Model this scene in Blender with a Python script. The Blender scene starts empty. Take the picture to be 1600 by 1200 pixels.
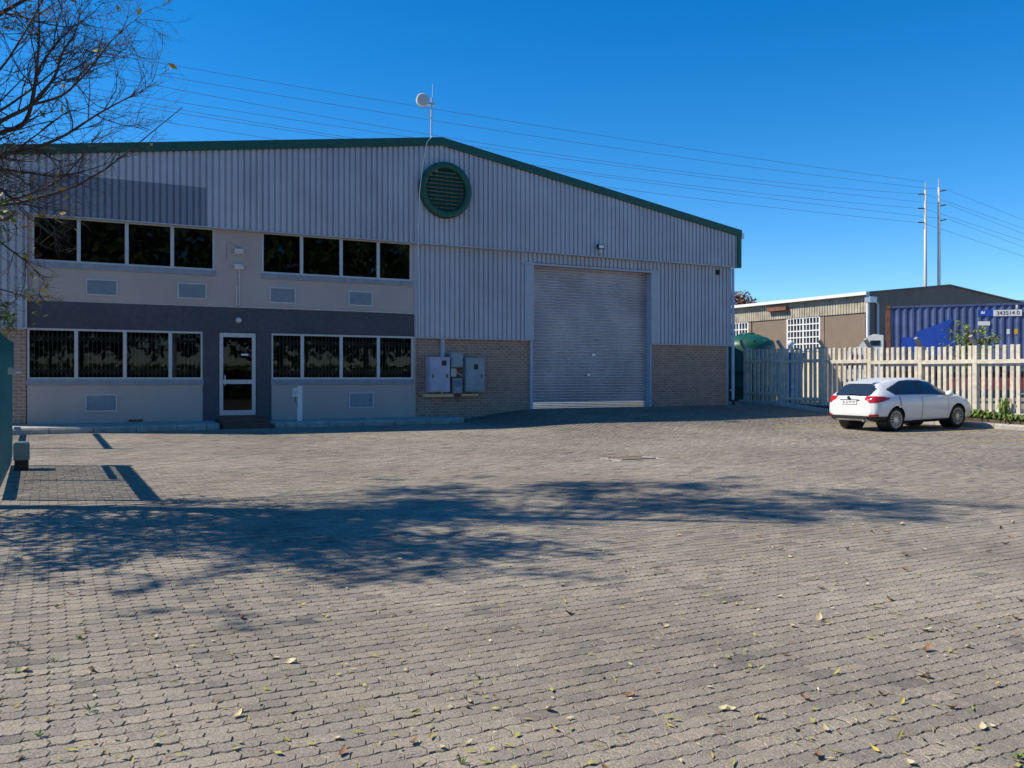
import bpy, math, random
import numpy as np
from mathutils import Vector, Matrix
random.seed(7); rng = np.random.default_rng(7)
SC = bpy.context.scene; COL = SC.collection
R = math.radians
# ---------------------------------------------------------------- camera
F = 1379.0; TH = math.atan(F / 2629.0); CT, ST = math.cos(TH), math.sin(TH); EZ = 1.65; HY = 590.0
cam = bpy.data.cameras.new('camera'); camo = bpy.data.objects.new('camera', cam); COL.objects.link(camo)
camo.location = (0, 0, EZ); camo.rotation_euler = (math.pi / 2, 0, -TH)
cam.sensor_width = 36.0; cam.lens = F / 1600 * 36.0; cam.shift_y = (HY - 600) / 1600.0
cam.clip_start = 0.1; cam.clip_end = 4000
SC.camera = camo
# ---------------------------------------------------------------- sky, sun, exposure
SUNV = Vector((1, -.52, -1.17)).normalized()
w = bpy.data.worlds.new('World'); SC.world = w; w.use_nodes = True
nt = w.node_tree; bg = nt.nodes['Background']
sky = nt.nodes.new('ShaderNodeTexSky'); sky.sky_type = 'NISHITA'; sky.sun_disc = False
sky.sun_elevation = math.asin(-SUNV.z); sky.sun_rotation = math.atan2(-SUNV.x, -SUNV.y)
sky.altitude = 1600; sky.air_density = 1.0; sky.dust_density = 0.3; sky.ozone_density = 4.5
hsv = nt.nodes.new('ShaderNodeHueSaturation'); hsv.inputs['Saturation'].default_value = 1.36
nt.links.new(sky.outputs[0], hsv.inputs['Color']); nt.links.new(hsv.outputs[0], bg.inputs['Color'])
bg.inputs['Strength'].default_value = 0.142
sl = bpy.data.lights.new('sun', 'SUN'); sl.energy = 4.9; sl.angle = R(.55); sl.color = (1, .91, .76)
so = bpy.data.objects.new('sun', sl); COL.objects.link(so); so.rotation_euler = SUNV.to_track_quat('-Z', 'Y').to_euler()
SC.view_settings.view_transform = 'Standard'; SC.view_settings.look = 'None'
SC.view_settings.exposure = 0.32; SC.view_settings.gamma = 1.0
# ---------------------------------------------------------------- pixel helpers (1600x1200 photo pixels)
def ray(px, py):
    r = (px - 800) / F; return Vector((CT * r + ST, -ST * r + CT, (HY - py) / F))
def onY(px, py, Y):
    d = ray(px, py); return Vector((0, 0, EZ)) + d * (Y / d.y)
def onX(px, py, X):
    d = ray(px, py); return Vector((0, 0, EZ)) + d * (X / d.x)
def atW(px, py, wd):
    return Vector((0, 0, EZ)) + ray(px, py) * wd
def camrw(x, y): return CT * x - ST * y, ST * x + CT * y
# ---------------------------------------------------------------- materials
def mat(name, col, rough=.7, metal=0., var=.12, scale=6., bump=0., bscale=60., spec=.5, coat=0., var2=0., scale2=.5):
    m = bpy.data.materials.new(name); m.use_nodes = True; n = m.node_tree; b = n.nodes['Principled BSDF']
    b.inputs['Roughness'].default_value = rough; b.inputs['Metallic'].default_value = metal
    b.inputs['Specular IOR Level'].default_value = spec; b.inputs['Coat Weight'].default_value = coat
    tc = n.nodes.new('ShaderNodeNewGeometry')
    nz = n.nodes.new('ShaderNodeTexNoise'); nz.inputs['Scale'].default_value = scale; nz.inputs['Detail'].default_value = 6
    n.links.new(tc.outputs['Position'], nz.inputs['Vector'])
    rp = n.nodes.new('ShaderNodeMapRange'); rp.inputs['From Min'].default_value = .3; rp.inputs['From Max'].default_value = .7
    rp.inputs['To Min'].default_value = 1 - var; rp.inputs['To Max'].default_value = 1 + var
    n.links.new(nz.outputs['Fac'], rp.inputs['Value'])
    mx = n.nodes.new('ShaderNodeVectorMath'); mx.operation = 'SCALE'; mx.inputs[0].default_value = col
    n.links.new(rp.outputs[0], mx.inputs['Scale'])
    last = mx.outputs[0]
    if var2:
        n2 = n.nodes.new('ShaderNodeTexNoise'); n2.inputs['Scale'].default_value = scale2; n2.inputs['Detail'].default_value = 4
        n.links.new(tc.outputs['Position'], n2.inputs['Vector'])
        r2 = n.nodes.new('ShaderNodeMapRange'); r2.inputs['From Min'].default_value = .35; r2.inputs['From Max'].default_value = .65
        r2.inputs['To Min'].default_value = 1 - var2; r2.inputs['To Max'].default_value = 1 + var2
        n.links.new(n2.outputs['Fac'], r2.inputs['Value'])
        m2 = n.nodes.new('ShaderNodeVectorMath'); m2.operation = 'SCALE'
        n.links.new(last, m2.inputs[0]); n.links.new(r2.outputs[0], m2.inputs['Scale']); last = m2.outputs[0]
    n.links.new(last, b.inputs['Base Color'])
    if bump:
        bz = n.nodes.new('ShaderNodeTexNoise'); bz.inputs['Scale'].default_value = bscale; bz.inputs['Detail'].default_value = 5
        n.links.new(tc.outputs['Position'], bz.inputs['Vector'])
        bp = n.nodes.new('ShaderNodeBump'); bp.inputs['Strength'].default_value = bump; bp.inputs['Distance'].default_value = .02
        n.links.new(bz.outputs['Fac'], bp.inputs['Height']); n.links.new(bp.outputs[0], b.inputs['Normal'])
    return m
def brickmat(name, c1, c2, mortar, bw=.23, bh=.085):
    m = mat(name, c1, .9, 0, .12, 9., .5, 40); n = m.node_tree; b = n.nodes['Principled BSDF']
    tc = n.nodes.new('ShaderNodeNewGeometry'); sp = n.nodes.new('ShaderNodeSeparateXYZ'); cb = n.nodes.new('ShaderNodeCombineXYZ')
    n.links.new(tc.outputs['Position'], sp.inputs[0]); n.links.new(sp.outputs['X'], cb.inputs['X']); n.links.new(sp.outputs['Z'], cb.inputs['Y'])
    br = n.nodes.new('ShaderNodeTexBrick'); br.inputs['Scale'].default_value = 1; br.inputs['Brick Width'].default_value = bw
    br.inputs['Row Height'].default_value = bh; br.inputs['Mortar Size'].default_value = .008
    br.inputs['Color1'].default_value = (*c1, 1); br.inputs['Color2'].default_value = (*c2, 1); br.inputs['Mortar'].default_value = (*mortar, 1)
    n.links.new(cb.outputs[0], br.inputs['Vector'])
    sc = [x for x in n.nodes if x.type == 'VECT_MATH'][0]; n.links.new(br.outputs['Color'], sc.inputs[0])
    bp = [x for x in n.nodes if x.type == 'BUMP'][0]; inv = n.nodes.new('ShaderNodeMath'); inv.operation = 'SUBTRACT'; inv.inputs[0].default_value = 1
    n.links.new(br.outputs['Fac'], inv.inputs[1]); n.links.new(inv.outputs[0], bp.inputs['Height'])
    return m
def glassmat(name, tint=.3, refl=1.0, rough=.02):
    m = bpy.data.materials.new(name); m.use_nodes = True; n = m.node_tree; n.nodes.remove(n.nodes['Principled BSDF'])
    o = n.nodes['Material Output']; t = n.nodes.new('ShaderNodeBsdfTransparent'); t.inputs[0].default_value = (tint, tint, tint * 1.02, 1)
    g = n.nodes.new('ShaderNodeBsdfGlossy'); g.inputs['Roughness'].default_value = rough
    fr = n.nodes.new('ShaderNodeFresnel'); fr.inputs['IOR'].default_value = 1.5
    ml = n.nodes.new('ShaderNodeMath'); ml.operation = 'MULTIPLY'; ml.inputs[1].default_value = refl
    mx = n.nodes.new('ShaderNodeMixShader'); n.links.new(fr.outputs[0], ml.inputs[0]); n.links.new(ml.outputs[0], mx.inputs[0])
    n.links.new(t.outputs[0], mx.inputs[1]); n.links.new(g.outputs[0], mx.inputs[2]); n.links.new(mx.outputs[0], o.inputs['Surface'])
    return m
M = {}
M['clad'] = mat('cladding_paint', (.46, .47, .51), .5, 0, .05, 2., .05, 30, var2=.07, scale2=.6)
M['flash'] = mat('flashing_paint', (.42, .44, .49), .5, 0, .05, 4.)
M['green'] = mat('green_paint', (.012, .085, .055), .5, 0, .15, 5.)
M['greendk'] = mat('louvre_dark', (.01, .03, .025), .8, 0, .1)
M['plaster'] = mat('textured_plaster', (.50, .415, .37), .95, 0, .12, 40., .6, 90, var2=.05, scale2=.8)
M['sill'] = mat('sill_plaster', (.30, .31, .34), .9, 0, .12, 6., .2, 60)
M['band'] = mat('charcoal_plaster', (.085, .085, .10), .9, 0, .12, 8., .5, 90, var2=.1, scale2=.9)
M['brick'] = brickmat('brown_brick', (.40, .25, .18), (.31, .19, .14), (.50, .41, .33))
M['stepbrick'] = brickmat('red_brick', (.17, .07, .05), (.13, .055, .04), (.12, .09, .08), .2, .075)
M['alu'] = mat('aluminium_frame', (.55, .55, .56), .45, .2, .06, 8.)
M['white'] = mat('white_paint', (.78, .78, .76), .5, 0, .05, 6.)
M['glass'] = glassmat('window_glass', .5, .6)
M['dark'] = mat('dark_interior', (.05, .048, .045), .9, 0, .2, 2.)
M['black'] = mat('black_plastic', (.018, .018, .02), .5, 0, .1)
M['bars'] = mat('trellis_steel', (.3, .3, .3), .6, 0, .1)
M['vent'] = mat('vent_louvre', (.30, .33, .35), .6, 0, .1)
M['shutter'] = mat('shutter_steel', (.52, .46, .47), .42, .3, .10, 1.5, .05, 20, var2=.12, scale2=.7)
M['shutterbar'] = mat('shutter_bar', (.9, .9, .9), .28, 1., .03)
M['jamb'] = mat('steel_jamb', (.40, .46, .56), .5, 0, .08, 5.)
M['concrete'] = mat('grey_concrete', (.36, .34, .31), .9, 0, .18, 7., .3, 60, var2=.12, scale2=1.3)
M['fence'] = mat('palisade_concrete', (.56, .51, .42), .9, 0, .15, 8., .25, 70, var2=.1, scale2=2.)
M['pipe'] = mat('downpipe_paint', (.42, .50, .62), .5)
M['galv'] = mat('galvanised_steel', (.55, .55, .56), .4, .7, .1)
M['cab1'] = mat('cabinet_lilac_grey', (.42, .44, .54), .5, 0, .06, 4., var2=.08, scale2=2)
M['cab2'] = mat('cabinet_green_grey', (.27, .33, .36), .5, 0, .06, 4., var2=.08, scale2=2)
M['meter'] = mat('meter_blue_grey', (.12, .18, .24), .5)
M['boxgrey'] = mat('junction_box', (.6, .58, .54), .6)
M['teal'] = mat('teal_gate_paint', (.015, .17, .19), .45, 0, .3, 9., .1, 40)
M['motor'] = mat('motor_cover', (.20, .25, .24), .6)
M['bark'] = mat('bark', (.085, .062, .048), .95, 0, .3, 14., .5, 50)
M['twig'] = mat('twig_bark', (.10, .075, .062), .9, 0, .2, 10.)
M['leafy'] = mat('yellow_leaf', (.42, .33, .05), .7, 0, .35, 3.)
M['leafg'] = mat('green_leaf', (.10, .17, .03), .6, 0, .35, 5.)
M['leafb'] = mat('brown_leaf', (.22, .12, .06), .8, 0, .3, 30.)
M['leafp'] = mat('pale_leaf', (.52, .43, .26), .8, 0, .2, 30.)
M['leafyg'] = mat('olive_leaf', (.33, .31, .06), .7, 0, .25, 30.)
M['leafyg2'] = mat('light_green_leaf', (.17, .24, .04), .6, 0, .35, 5.)
M['redleaf'] = mat('rusty_leaf', (.17, .075, .045), .8, 0, .3, 3.)
M['carpaint'] = mat('white_car_paint', (.80, .80, .80), .25, 0, .0, 1., spec=.5, coat=.6)
M['carglass'] = mat('car_glass', (.02, .03, .05), .03, 0, .0, 1., spec=.9)
M['seam'] = mat('panel_gap', (.22, .23, .25), .6)
M['rubber'] = mat('tyre_rubber', (.022, .022, .022), .85)
M['rim'] = mat('alloy', (.6, .6, .61), .3, .8, .02)
M['redlamp'] = mat('red_lens', (.45, .012, .015), .15, 0, .1, 20, coat=.5)
M['lamp'] = mat('clear_lens', (.7, .72, .75), .1)
M['cream'] = mat('cream_wall', (.68, .58, .38), .85, 0, .08, 3.)
M['brownsheet'] = mat('brown_sheet', (.23, .175, .135), .7, 0, .1, 2., var2=.08, scale2=.4)
M['browndoor'] = mat('brown_door', (.21, .16, .115), .6, 0, .06, 2.)
M['ochre'] = mat('weathered_sheet', (.40, .36, .27), .7, 0, .2, 3., var2=.15, scale2=1.)
M['contblue'] = mat('container_blue', (.075, .11, .24), .6, 0, .15, 3., .1, 20, var2=.14, scale2=.9)
M['logo'] = mat('logo_blue', (.012, .07, .42), .6, 0, .12, 4.)
M['rust'] = mat('rusty_steel', (.19, .085, .05), .85, 0, .35, 9.)
M['oldiron'] = mat('old_iron', (.20, .15, .11), .85, 0, .3, 9.)
M['chassis'] = mat('chassis_dark', (.05, .03, .03), .8, 0, .3, 4.)
M['redsteel'] = mat('red_chassis', (.25, .045, .04), .7, 0, .3, 4.)
M['tank'] = mat('green_tank', (.008, .085, .06), .45, 0, .1, 2.)
M['bluebin'] = mat('blue_plastic', (.02, .16, .5), .5)
M['pole'] = mat('pylon_steel', (.50, .47, .44), .6, .1, .08, .5)
M['wire'] = mat('wire', (.10, .14, .22), .6)
M['yellow'] = mat('worn_yellow_paint', (.42, .30, .06), .9, 0, .3, 12.)
M['orange'] = mat('amber', (.75, .42, .02), .5)
M['soil'] = mat('soil', (.10, .075, .05), 1, 0, .3, 9., .5, 40)
# cladding: darker unfaded rectangle where a sign used to hang
n = M['clad'].node_tree; b = n.nodes['Principled BSDF']; src = b.inputs['Base Color'].links[0].from_socket
gp = n.nodes.new('ShaderNodeNewGeometry'); sp = n.nodes.new('ShaderNodeSeparateXYZ'); n.links.new(gp.outputs['Position'], sp.inputs[0])
def cmp(sock, op, v):
    k = n.nodes.new('ShaderNodeMath'); k.operation = op; n.links.new(sock, k.inputs[0]); k.inputs[1].default_value = v; return k.outputs[0]
def mul(a, c):
    k = n.nodes.new('ShaderNodeMath'); k.operation = 'MULTIPLY'; n.links.new(a, k.inputs[0]); n.links.new(c, k.inputs[1]); return k.outputs[0]
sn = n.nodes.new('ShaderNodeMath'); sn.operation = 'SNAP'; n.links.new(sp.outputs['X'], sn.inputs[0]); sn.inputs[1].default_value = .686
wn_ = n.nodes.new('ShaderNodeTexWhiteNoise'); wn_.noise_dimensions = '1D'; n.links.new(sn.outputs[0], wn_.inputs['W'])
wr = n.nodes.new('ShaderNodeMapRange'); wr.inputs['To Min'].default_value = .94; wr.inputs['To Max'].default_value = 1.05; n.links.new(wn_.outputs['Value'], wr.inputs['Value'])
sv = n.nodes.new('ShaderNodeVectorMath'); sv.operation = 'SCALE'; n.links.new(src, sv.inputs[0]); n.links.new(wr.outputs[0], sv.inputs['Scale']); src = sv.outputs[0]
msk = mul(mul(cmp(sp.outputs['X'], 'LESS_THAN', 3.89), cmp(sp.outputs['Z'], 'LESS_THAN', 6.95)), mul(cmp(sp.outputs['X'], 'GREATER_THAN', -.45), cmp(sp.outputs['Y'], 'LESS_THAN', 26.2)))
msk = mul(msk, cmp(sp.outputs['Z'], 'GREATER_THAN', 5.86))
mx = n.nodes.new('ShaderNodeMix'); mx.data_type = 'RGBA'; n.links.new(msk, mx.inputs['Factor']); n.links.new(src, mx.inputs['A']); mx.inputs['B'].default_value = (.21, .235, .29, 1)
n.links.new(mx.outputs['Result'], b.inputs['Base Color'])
# ---------------------------------------------------------------- mesh builder
class MB:
    def __init__(s): s.v = []; s.f = []
    def add(s, vs, fs):
        o = len(s.v); s.v += [tuple(p) for p in vs]; s.f += [tuple(i + o for i in f) for f in fs]; return s
    def box(s, x0, x1, y0, y1, z0, z1):
        return s.add([(x0, y0, z0), (x1, y0, z0), (x1, y1, z0), (x0, y1, z0), (x0, y0, z1), (x1, y0, z1), (x1, y1, z1), (x0, y1, z1)],
                     [(0, 3, 2, 1), (4, 5, 6, 7), (0, 1, 5, 4), (1, 2, 6, 5), (2, 3, 7, 6), (3, 0, 4, 7)])
    def bar(s, a, b, wx, wy, up=(0, 0, 1)):
        a = Vector(a); b = Vector(b); d = (b - a).normalized(); u = Vector(up)
        if abs(d.dot(u)) > .98: u = Vector((0, 1, 0))
        e = d.cross(u).normalized(); g = e.cross(d).normalized()
        vs = [p + e * (sx * wx / 2) + g * (sy * wy / 2) for p in (a, b) for sx, sy in ((-1, -1), (1, -1), (1, 1), (-1, 1))]
        return s.add(vs, [(0, 1, 2, 3), (7, 6, 5, 4), (0, 4, 5, 1), (1, 5, 6, 2), (2, 6, 7, 3), (3, 7, 4, 0)])
    def tube(s, pts, rad, n=8, cap=True):
        pts = [Vector(p) for p in pts]; rings = []
        if not hasattr(rad, '__len__'): rad = [rad] * len(pts)
        u = None
        for i, p in enumerate(pts):
            d = (pts[min(i + 1, len(pts) - 1)] - pts[max(i - 1, 0)]).normalized()
            if u is None:
                u = Vector((0, 0, 1)) if abs(d.z) < .9 else Vector((1, 0, 0))
            u = (u - d * u.dot(d)).normalized(); e = d.cross(u)
            rings.append([p + (u * math.cos(2 * math.pi * k / n) + e * math.sin(2 * math.pi * k / n)) * rad[i] for k in range(n)])
        fs = [(i * n + k, i * n + (k + 1) % n, (i + 1) * n + (k + 1) % n, (i + 1) * n + k) for i in range(len(pts) - 1) for k in range(n)]
        if cap: fs += [tuple(range(n - 1, -1, -1)), tuple((len(pts) - 1) * n + k for k in range(n))]
        return s.add([q for r in rings for q in r], fs)
    def lathe(s, prof, c=(0, 0, 0), axis='z', n=24):
        vs = []; fs = []; m = len(prof); c = Vector(c)
        for k in range(n):
            a = 2 * math.pi * k / n
            for r, h in prof:
                p = (r * math.cos(a), r * math.sin(a), h)
                if axis == 'y': p = (p[0], p[2], p[1])
                if axis == 'x': p = (p[2], p[0], p[1])
                vs.append(c + Vector(p))
        for k in range(n):
            for i in range(m - 1):
                fs.append((k * m + i, ((k + 1) % n) * m + i, ((k + 1) % n) * m + i + 1, k * m + i + 1))
        return s.add(vs, fs)
    def prism(s, poly, y0, y1):            # poly in (x,z), extruded along y
        n = len(poly); vs = [(x, y0, z) for x, z in poly] + [(x, y1, z) for x, z in poly]
        return s.add(vs, [tuple(range(n)), tuple(range(2 * n - 1, n - 1, -1))] + [(i, i + n, (i + 1) % n + n, (i + 1) % n) for i in range(n)])
    def build(s, name, m, parent=None, smooth=False, loc=None):
        me = bpy.data.meshes.new(name); me.from_pydata(s.v, [], s.f); me.update()
        if m: me.materials.append(m)
        if smooth: me.shade_smooth()
        return obj(name, me, parent, loc)
def obj(name, me, parent=None, loc=None):
    o = bpy.data.objects.new(name, me); COL.objects.link(o)
    if parent: o.parent = parent
    if loc is not None: o.location = loc
    return o
def tag(o, label, cat, group=None):
    o['label'] = label; o['category'] = cat
    if group: o['group'] = group
    return o
def thing(name, label, cat, loc=(0, 0, 0), rz=0, group=None):
    o = obj(name, None); o.location = loc; o.rotation_euler = (0, 0, rz); return tag(o, label, cat, group)
def struct(o): o['kind'] = 'structure'; return o
def stuff(o): o['kind'] = 'stuff'; return o
def rawmesh(name, V, totals, idx, m, attr=None):
    me = bpy.data.meshes.new(name); me.vertices.add(len(V)); me.vertices.foreach_set('co', np.asarray(V, np.float32).ravel())
    idx = np.asarray(idx, np.int32).ravel(); totals = np.asarray(totals, np.int32); me.loops.add(len(idx)); me.loops.foreach_set('vertex_index', idx)
    me.polygons.add(len(totals)); st = np.zeros(len(totals), np.int32); st[1:] = np.cumsum(totals)[:-1]
    me.polygons.foreach_set('loop_start', st); me.polygons.foreach_set('loop_total', totals)
    if attr is not None:
        a = me.attributes.new('tone', 'FLOAT', 'FACE'); a.data.foreach_set('value', np.asarray(attr, np.float32))
    me.update(calc_edges=True); me.materials.append(m); me.shade_flat(); return me
def textmesh(name, s, size, m, parent, loc, rot, ext=.001):
    cu = bpy.data.curves.new(name, 'FONT'); cu.body = s; cu.size = size; cu.extrude = ext; cu.align_x = 'CENTER'; cu.align_y = 'CENTER'
    t = bpy.data.objects.new(name + '_tmp', cu); COL.objects.link(t)
    dg = bpy.context.evaluated_depsgraph_get(); me = bpy.data.meshes.new_from_object(t.evaluated_get(dg))
    bpy.data.objects.remove(t); me.materials.clear(); me.materials.append(m)
    o = obj(name, me, parent, loc); o.rotation_euler = rot; return o
# ---------------------------------------------------------------- ground
def sstep(a, b, x):
    t = np.clip((np.asarray(x, float) - a) / (b - a), 0, 1); return t * t * (3 - 2 * t)
def G(x, y):
    x = np.asarray(x, float); y = np.asarray(y, float)
    g = .25 * (np.clip(y, 0, 24.8) / 24.8) ** 1.5
    t = np.clip((y - 18) / 7.7, 0, 1); g = g + .35 * sstep(11, 14.5, x) * t * t * np.where(y < 26, 1, 1)
    bb = sstep(25.15, 26.0, x); return g + (.6 - g) * bb
gx = np.unique(np.concatenate([np.linspace(-1500, -60, 8), np.linspace(-60, -4, 15), np.arange(-4, 30, .5), np.linspace(30, 90, 16), np.linspace(90, 1800, 10)]))
gy = np.unique(np.concatenate([np.linspace(-1500, -40, 8), np.linspace(-40, 0, 11), np.arange(0, 30, .5), np.linspace(30, 90, 16), np.linspace(90, 2500, 12)]))
XX, YY = np.meshgrid(gx, gy); ZZ = G(XX, YY) - .0065
nx, ny = len(gx), len(gy)
ii = (np.arange(ny - 1)[:, None] * nx + np.arange(nx - 1)[None, :]).ravel()
quads = np.stack([ii, ii + 1, ii + nx + 1, ii + nx], 1)
gm = bpy.data.materials.new('paving_joint_sand'); gm.use_nodes = True
M['sand'] = mat('paving_joint_sand', (.19, .165, .135), 1, 0, .25, 5., .3, 60)
ground = struct(obj('ground', rawmesh('ground', np.stack([XX.ravel(), YY.ravel(), ZZ.ravel()], 1), np.full(len(quads), 4), quads, M['sand'])))
# pavers -------------------------------------------------------------
def pavermat(name, use_attr):
    m = bpy.data.materials.new(name); m.use_nodes = True; n = m.node_tree; b = n.nodes['Principled BSDF']; b.inputs['Roughness'].default_value = .88
    b.inputs['Specular IOR Level'].default_value = .3
    if use_attr:
        a = n.nodes.new('ShaderNodeAttribute'); a.attribute_name = 'tone'; t = a.outputs['Fac']
    else:
        a = n.nodes.new('ShaderNodeObjectInfo'); t = a.outputs['Random']
    g = n.nodes.new('ShaderNodeNewGeometry')
    ramp = n.nodes.new('ShaderNodeValToRGB'); e = ramp.color_ramp.elements
    e[0].position = 0; e[0].color = (.165, .147, .126, 1); e[1].position = 1; e[1].color = (.315, .265, .205, 1)
    for p, c in ((.08, (.23, .203, .168, 1)), (.45, (.265, .231, .184, 1)), (.85, (.287, .248, .194, 1))):
        k = e.new(p); k.color = c
    n.links.new(t, ramp.inputs[0])
    def noise(s, d=5):
        k = n.nodes.new('ShaderNodeTexNoise'); k.inputs['Scale'].default_value = s; k.inputs['Detail'].default_value = d; n.links.new(g.outputs['Position'], k.inputs['Vector']); return k.outputs['Fac']
    def rng_(s, a, c, f0=.3, f1=.7):
        k = n.nodes.new('ShaderNodeMapRange'); k.inputs['From Min'].default_value = f0; k.inputs['From Max'].default_value = f1; k.inputs['To Min'].default_value = a; k.inputs['To Max'].default_value = c; n.links.new(s, k.inputs['Value']); return k.outputs[0]
    def sc(c, f):
        k = n.nodes.new('ShaderNodeVectorMath'); k.operation = 'SCALE'; n.links.new(c, k.inputs[0]); n.links.new(f, k.inputs['Scale']); return k.outputs[0]
    c = sc(ramp.outputs[0], rng_(noise(.35), .80, 1.15)); c = sc(c, rng_(noise(1.7), .90, 1.08)); c = sc(c, rng_(noise(140, 2), .5, 1.5)); c = sc(c, rng_(noise(45, 3), .88, 1.1))
    n.links.new(c, b.inputs['Base Color'])
    bp = n.nodes.new('ShaderNodeBump'); bp.inputs['Strength'].default_value = .5; bp.inputs['Distance'].default_value = .004
    n.links.new(noise(220, 3), bp.inputs['Height']); n.links.new(bp.outputs[0], b.inputs['Normal'])
    return m
M['paver'] = pavermat('paver_concrete', True); M['paver1'] = pavermat('paver_concrete_single', False)
PL, PW = .21, .105; AMP = .008; ZIG = .019
def tmpl(nl, ns, gap=.0016, bev=.0052, dep=.0055):
    # one interlocking paver: zigzag ends, wavy sides and a shallow dummy groove across its middle
    def warp(u, v):
        t = (v / PW) % 1.0; tri = 1 - abs(2 * t - 1)
        return u + ZIG * (tri - .5) * (1 if ns > 1 else 0), v + (AMP * math.sin(2 * math.pi * u / (PL / 2)) if nl > 2 else 0)
    def half(u0, ins, mid_side):
        h = nl // 2; P = []
        for k in range(h): P.append((u0 + PL / 2 * k / h, 0))
        for k in range(ns): P.append((u0 + PL / 2, PW * k / ns))
        for k in range(h): P.append((u0 + PL / 2 * (1 - k / h), PW))
        for k in range(ns): P.append((u0, PW * (1 - k / ns)))
        cx, cy = u0 + PL / 4, PW / 2
        return [tuple(c + (q - c) * (1 - 2 * ins / d) for c, q, d in ((cx, x, PL / 2), (cy, y, PW))) for x, y in (warp(*p) for p in P)]
    h = nl // 2; V = []; F = []
    A = half(0, bev, 1); B = half(PL / 2, bev, 0); n = len(A)
    O = []
    for k in range(nl): O.append((PL * k / nl, 0))
    for k in range(ns): O.append((PL, PW * k / ns))
    for k in range(nl): O.append((PL * (1 - k / nl), PW))
    for k in range(ns): O.append((0, PW * (1 - k / ns)))
    O = [warp(*p) for p in O]; O = [(PL / 2 + (x - PL / 2) * (1 - 2 * gap / PL), PW / 2 + (y - PW / 2) * (1 - 2 * gap / PW)) for x, y in O]
    V += [(x, y, -dep) for x, y in O]; a0 = len(V); V += [(x, y, 0) for x, y in A]; b0 = len(V); V += [(x, y, 0) for x, y in B]; m0 = len(V)
    for k in range(1, ns): V.append((*warp(PL / 2, PW * k / ns), -.0032))
    F.append(tuple(range(a0, a0 + n))); F.append(tuple(range(b0, b0 + n)))
    for k in range(h): F.append((k, k + 1, a0 + k + 1, a0 + k)); F.append((h + k, h + k + 1, b0 + k + 1, b0 + k))
    for k in range(ns): F.append((nl + k, nl + k + 1, b0 + h + k + 1, b0 + h + k))
    q = nl + ns
    for k in range(h): F.append((q + k, q + k + 1, b0 + h + ns + k + 1, b0 + h + ns + k)); F.append((q + h + k, q + h + k + 1, a0 + h + ns + k + 1, a0 + h + ns + k))
    q2 = 2 * nl + ns
    for k in range(ns): F.append((q2 + k, (q2 + k + 1) % (2 * nl + 2 * ns), a0 + (2 * h + ns + k + 1) % n, a0 + 2 * h + ns + k))
    mid = [h] + [m0 + k for k in range(ns - 1)] + [q + h]
    bl = [b0 + (n - k) % n for k in range(ns + 1)]; al = [a0 + h + k for k in range(ns + 1)]
    for k in range(ns): F.append((al[k], mid[k], mid[k + 1], al[k + 1])); F.append((mid[k], bl[k], bl[k + 1], mid[k + 1]))
    return np.array(V), F
rows = np.arange(int(-1.2 / PW), int(26.3 / PW)); cells = []
for j in rows:
    i = np.arange(int(-8 / PL), int(25.2 / PL)); x = i * PL + (j % 2) * PL / 2; cells.append(np.stack([x, np.full(len(x), j * PW)], 1))
cells = np.concatenate(cells); cc = cells + np.array([PL / 2, PW / 2])
r_, w_ = camrw(cc[:, 0], cc[:, 1])
ymax = np.where(cc[:, 0] < 11.5, 24.72, np.where((cc[:, 0] > 14.4) & (cc[:, 0] < 19.2), 26.1, 25.9))
hole = (np.abs(cc[:, 0] - 9.85) < .55) & (np.abs(cc[:, 1] - 13.85) < .34)
ok = (w_ > 2.2) & (np.abs(r_) < .585 * w_ + 1.6) & (cc[:, 0] > -7.5) & (cc[:, 0] < 24.72) & (cc[:, 1] < ymax) & ~hole
ok &= ~((cc[:, 0] > 4.1) & (cc[:, 0] < 5.6) & (cc[:, 1] > 24.7))
cells = cells[ok]; cc = cc[ok]; r_ = r_[ok]; w_ = w_[ok]
paving = struct(obj('paving', None))
infr = (np.abs(r_) < .57 * w_) & (EZ / w_ < 600 / F * 1.005)
order = np.where(infr)[0][np.argsort(w_[infr])][:300]
single = np.zeros(len(cells), bool); single[order] = True
def field(sel, nl, ns, simple=False):
    if simple:
        g, b_ = .0016, .0052; V0 = np.array([(g, g, -.0055), (PL - g, g, -.0055), (PL - g, PW - g, -.0055), (g, PW - g, -.0055), (b_, b_, 0), (PL - b_, b_, 0), (PL - b_, PW - b_, 0), (b_, PW - b_, 0)])
        F0 = [(4, 5, 6, 7), (0, 1, 5, 4), (1, 2, 6, 5), (2, 3, 7, 6), (3, 0, 4, 7)]
    else: V0, F0 = tmpl(nl, ns)
    S = cells[sel]; C = cc[sel]; N = len(S); k = len(V0)
    z = G(C[:, 0], C[:, 1]) + rng.normal(0, .0012, N); tx = rng.normal(0, .008, N); ty = rng.normal(0, .008, N); V = np.zeros((N, k, 3))
    V[:, :, 0] = S[:, 0:1] + V0[None, :, 0]; V[:, :, 1] = S[:, 1:2] + V0[None, :, 1]
    V[:, :, 2] = z[:, None] + V0[None, :, 2] + tx[:, None] * (V0[None, :, 0] - PL / 2) + ty[:, None] * (V0[None, :, 1] - PW / 2)
    fi = np.array([i for f in F0 for i in f]); idx = ((np.arange(N) * k)[:, None] + fi[None, :]).ravel()
    return rawmesh('paver_field', V.reshape(-1, 3), np.tile([len(f) for f in F0], N), idx, M['paver'], np.repeat(rng.random(N), len(F0)))
stuff(obj('paver_field', field((w_ < 8) & ~single, 6, 2), paving))
stuff(obj('paver_field', field((w_ >= 8) & (w_ < 15), 2, 2), paving))
stuff(obj('paver_field', field(w_ >= 15, 1, 1, True), paving))
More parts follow.
